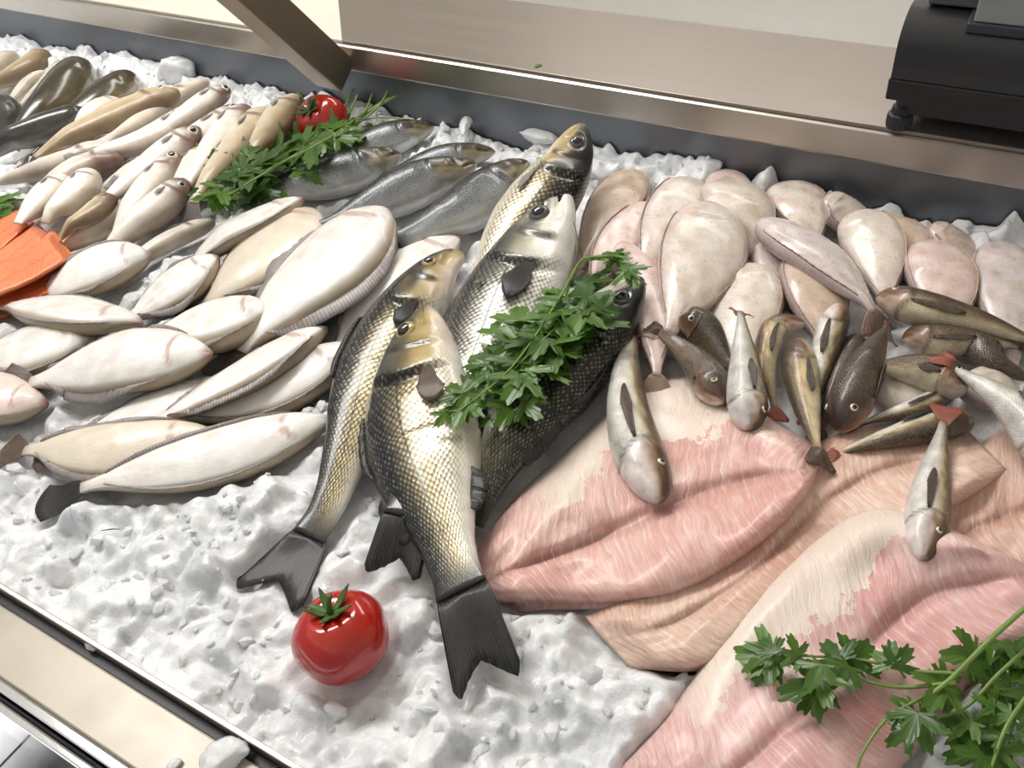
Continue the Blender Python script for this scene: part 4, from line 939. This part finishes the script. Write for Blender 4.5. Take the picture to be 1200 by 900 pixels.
gx = np.arange(ix0, ix1, gs); gy = np.linspace(YF+.0005, YB-.003, 262)
X, Y = np.meshgrid(gx, gy, indexing='ij')
H0 = hs(X, Y)
def blur(A, n):
    for _ in range(n):
        p = np.pad(A, 1, mode='edge'); A = (p[:-2, 1:-1]+p[2:, 1:-1]+p[1:-1, :-2]+p[1:-1, 2:]+2*p[1:-1, 1:-1])/6
    return A
Z = blur(facets(X, Y, .040, .0035, .26, 1), 2)+blur(facets(X, Y, .015, .0018, .34, 2), 1)+blur(facets(X+.3, Y, .09, .005, .06, 3), 8)+.001
cover = blur((H0 > .001).astype(float), 4)
Z = Z*(1-.75*cover)-.010*cover+.003
Z += smooth(.95, 1.04, Y)*(.002+.012*np.sin(X*7.3+1)*np.sin(X*3.1))*(1-cover)
Z = np.where(Y < YF+.012, np.minimum(Z, .006)+.003, Z)
V = np.stack([X, Y, Z], -1).reshape(-1, 3)
me = bpy.data.meshes.new('crushed_ice'); fa = np.arange(len(gx)*len(gy)).reshape(len(gx), len(gy))
q = np.stack([fa[:-1, :-1], fa[1:, :-1], fa[1:, 1:], fa[:-1, 1:]], -1).reshape(-1, 4)
me.from_pydata(V.tolist(), [], q.tolist()); me.polygons.foreach_set('use_smooth', [True]*len(q)); me.materials.append(M['ice'])
ice = bpy.data.objects.new('crushed_ice', me); COL.objects.link(ice); ice['kind'] = 'stuff'; tag(ice, 'white crushed ice bed filling the steel counter', 'ice')
def iz(x, y):
    i = int(np.clip(round((x-ix0)/gs), 0, len(gx)-1)); j = int(np.clip(round((y-gy[0])/(gy[1]-gy[0])), 0, len(gy)-1)); return Z[i, j], H0[i, j]
ph = (1+5**.5)/2
ICO = np.array([(-1, ph, 0), (1, ph, 0), (-1, -ph, 0), (1, -ph, 0), (0, -1, ph), (0, 1, ph), (0, -1, -ph), (0, 1, -ph), (ph, 0, -1), (ph, 0, 1), (-ph, 0, -1), (-ph, 0, 1)])/1.9
ICF = [(0, 11, 5), (0, 5, 1), (0, 1, 7), (0, 7, 10), (0, 10, 11), (1, 5, 9), (5, 11, 4), (11, 10, 2), (10, 7, 6), (7, 1, 8), (3, 9, 4), (3, 4, 2), (3, 2, 6), (3, 6, 8), (3, 8, 9), (4, 9, 5), (2, 4, 11), (6, 2, 10), (8, 6, 7), (9, 8, 1)]
CV, CF = [], []; tries = 0
while len(CV) < 12*1500 and tries < 40000:
    tries += 1; x = rng.uniform(-1.9, .2); y = rng.uniform(YF+.01, YB-.012); zi, h0 = iz(x, y)
    if h0 > .001: continue
    s = .003+.006*rng.random()**2.5; e = rng.uniform(.6, 1.4, 3); e[2] *= .6
    Qm = np.array(Matrix.Rotation(rng.uniform(0, 6.28), 3, Vector(rng.normal(size=3))))
    P = ((ICO+rng.normal(size=(12, 3))*.16)*e*s)@Qm.T+np.array([x, y, zi-s*.05]); o = len(CV)
    CV += P.tolist(); CF += [(o+a, o+b, o+c) for a, b, c in ICF]
o = mesh_obj('ice_crumbs', CV, CF, M['ice_clear'], None, False); o['kind'] = 'stuff'; tag(o, 'clear crushed ice crumbs scattered over the ice bed', 'ice')
def lump(label, cx, cy, z, size, seed, sq=(1, 1, .8)):
    import bmesh
    bm = bmesh.new(); bmesh.ops.create_icosphere(bm, subdivisions=4, radius=1.); rr = np.random.default_rng(seed); dirs = rr.normal(size=(26, 3)); dirs /= np.linalg.norm(dirs, axis=1)[:, None]; off = rr.uniform(.62, .95, 26)
    for v in bm.verts:
        p = np.array(v.co); k_ = np.max(np.maximum(0, dirs@p)/off); p = p/max(k_, .8); p = p*(1+.06*math.sin(9*p[0]+seed)*math.sin(8*p[1])+.04*math.sin(19*p[2]+seed)*math.sin(17*p[0])); v.co = Vector(p*np.array(sq)*size)
    me = bpy.data.meshes.new('ice_lump'); bm.to_mesh(me); bm.free(); me.polygons.foreach_set('use_smooth', [True]*len(me.polygons)); me.materials.append(M['ice_clear'])
    c = unproj(cx, cy, z); o = bpy.data.objects.new('ice_lump', me); COL.objects.link(o); o.location = tuple(c); o.rotation_euler = (0, 0, seed)
    tag(o, label, 'ice'); return o
lump('frosty ice lump in the corner by the dark cod', 208, 86, .010, .036, 1, (1.3, 1, .8)).data.materials[0] = M['ice']; lump('thin ice shard poking up behind the small sea bass', 545, 146, .016, .022, 2, (1.6, .5, .5))
lump('clear ice lump at the back wall beside the raised sea bass', 634, 160, .012, .024, 3, (1.5, .8, .6)); lump('ice lump at the back wall behind the soles', 826, 200, .016, .024, 4, (1.3, .9, .8))
lump('ice lump at the back wall beside the lilac sole', 1148, 290, .012, .02, 5, (1.6, .8, .6)); lump('small ice bit melting over the front rim', 108, 751, .004, .009, 6, (1.4, 1, .6))

lump('clear ice lump lying on the front steel ledge', 256, 888, .004, .014, 7, (1.5, 1.2, .5))
lump('small ice bit beside the clear lump on the front ledge', 203, 896, .001, .005, 8, (1.4, 1.2, .5))
p0, p1, p2 = [unproj(x, y, .012) for x, y in ((118, 622), (130, 620), (141, 620))]
Vt, Ft = tube_vf([p0, p1, p2], [.0003, .0007, .0003], 6); tag(mesh_obj('twig', Vt, Ft, M['black_gap']), 'thin dark twig lying on the bare ice', 'twig')

# ------------------------------------------------------------------ weighing scale
M['black'] = simple('black_plastic', (24, 23, 24), .42, 0, .1); M['black2'] = simple('black_rubber', (34, 35, 42), .55); M['grey'] = simple('grey_enamel', (118, 122, 120), .5); M['grey2'] = simple('dark_enamel', (70, 74, 74), .5)
f0 = unproj(1047, 152, .1115); sx0 = float(f0[0])-.010; sx1 = sx0+.42; yf = float(f0[1])-.004
sc = thing('weighing_scale', 'black shop scale with ribbed feet standing on the steel ledge', 'scale', (sx0+.2, yf+.15, .1112))
def prism(name, pr, xa, xb, mat, bv=.002, parent=None, sm=False):
    n = len(pr); V = [(xa, y, z) for y, z in pr]+[(xb, y, z) for y, z in pr]
    o = mesh_obj(name, local(V, sc), [tuple(range(n))[::-1], tuple(range(n, 2*n))]+[(i, (i+1) % n, n+(i+1) % n, n+i) for i in range(n)], mat, parent or sc, sm)
    if bv: bevel(o, bv)
    return o
zt = .1112
prism('chassis', [(yf+.010, zt+0.0180), (yf+.006, zt+0.0414), (yf+.30, zt+0.0414), (yf+.30, zt+0.0180)], sx0+.012, sx1-.01, M['black2'])
prism('lower_housing', [(yf-.006, zt+0.0414), (yf-.004, zt+0.0656), (yf+.31, zt+0.0656), (yf+.31, zt+0.0414)], sx0-.004, sx1, M['black'])
arc = [(yf-.003, zt+0.0664), (yf-.001, zt+0.0800)]+[(yf+.05-.05*math.cos(a), zt+0.0880+.045*math.sin(a)) for a in np.linspace(.05, 1.45, 26)]+[(yf+.30, zt+0.1264), (yf+.30, zt+0.0664)]
prism('upper_housing', arc, sx0-.002, sx1, M['black'], 0, None)
prism('tray_support', [(yf+.05, zt+0.1280), (yf+.05, zt+0.1344), (yf+.28, zt+0.1344), (yf+.28, zt+0.1280)], sx0+.02, sx1-.02, M['black2'])
prism('side_plate', [(yf+.04, zt+0.1352), (yf+.04, zt+0.1600), (yf+.28, zt+0.1600), (yf+.28, zt+0.1352)], sx0+.015, sx0+.075, M['grey2'])
prism('display_plinth', [(yf+.012, zt+0.1200), (yf+.014, zt+0.1304), (yf+.2, zt+0.1600), (yf+.2, zt+0.1200)], sx0+.062, sx1-.01, M['black2'])
prism('display_housing', [(yf+.016, zt+0.1312), (yf+.03, zt+0.1880), (yf+.2, zt+0.2080), (yf+.2, zt+0.1520)], sx0+.068, sx1-.01, M['grey'])
def foot(x, y):
    prof_ = [(.0075, .0385), (.0075, .028), (.010, .026), (.011, .018), (.0138, .0165), (.0145, .013), (.0145, .003), (.0135, 0)]; V = []; n = 48
    for r_, z_ in prof_:
        for j in range(n):
            rr_ = r_*(1+(.03 if j % 2 else -.03)*(1 if r_ > .009 else 0)); V.append((x+rr_*math.cos(6.2832*j/n), y+rr_*math.sin(6.2832*j/n), zt+0.0005+z_))
    Fs = grid_faces(len(prof_), n, True)+[tuple(range(n)), tuple(range((len(prof_)-1)*n, len(prof_)*n))[::-1]]
    mesh_obj('foot', local(V, sc), Fs, M['black2'], sc, False)
for x in (float(f0[0])+.003, sx1-.03):
    for y in (yf+.014, yf+.27): foot(x, y)
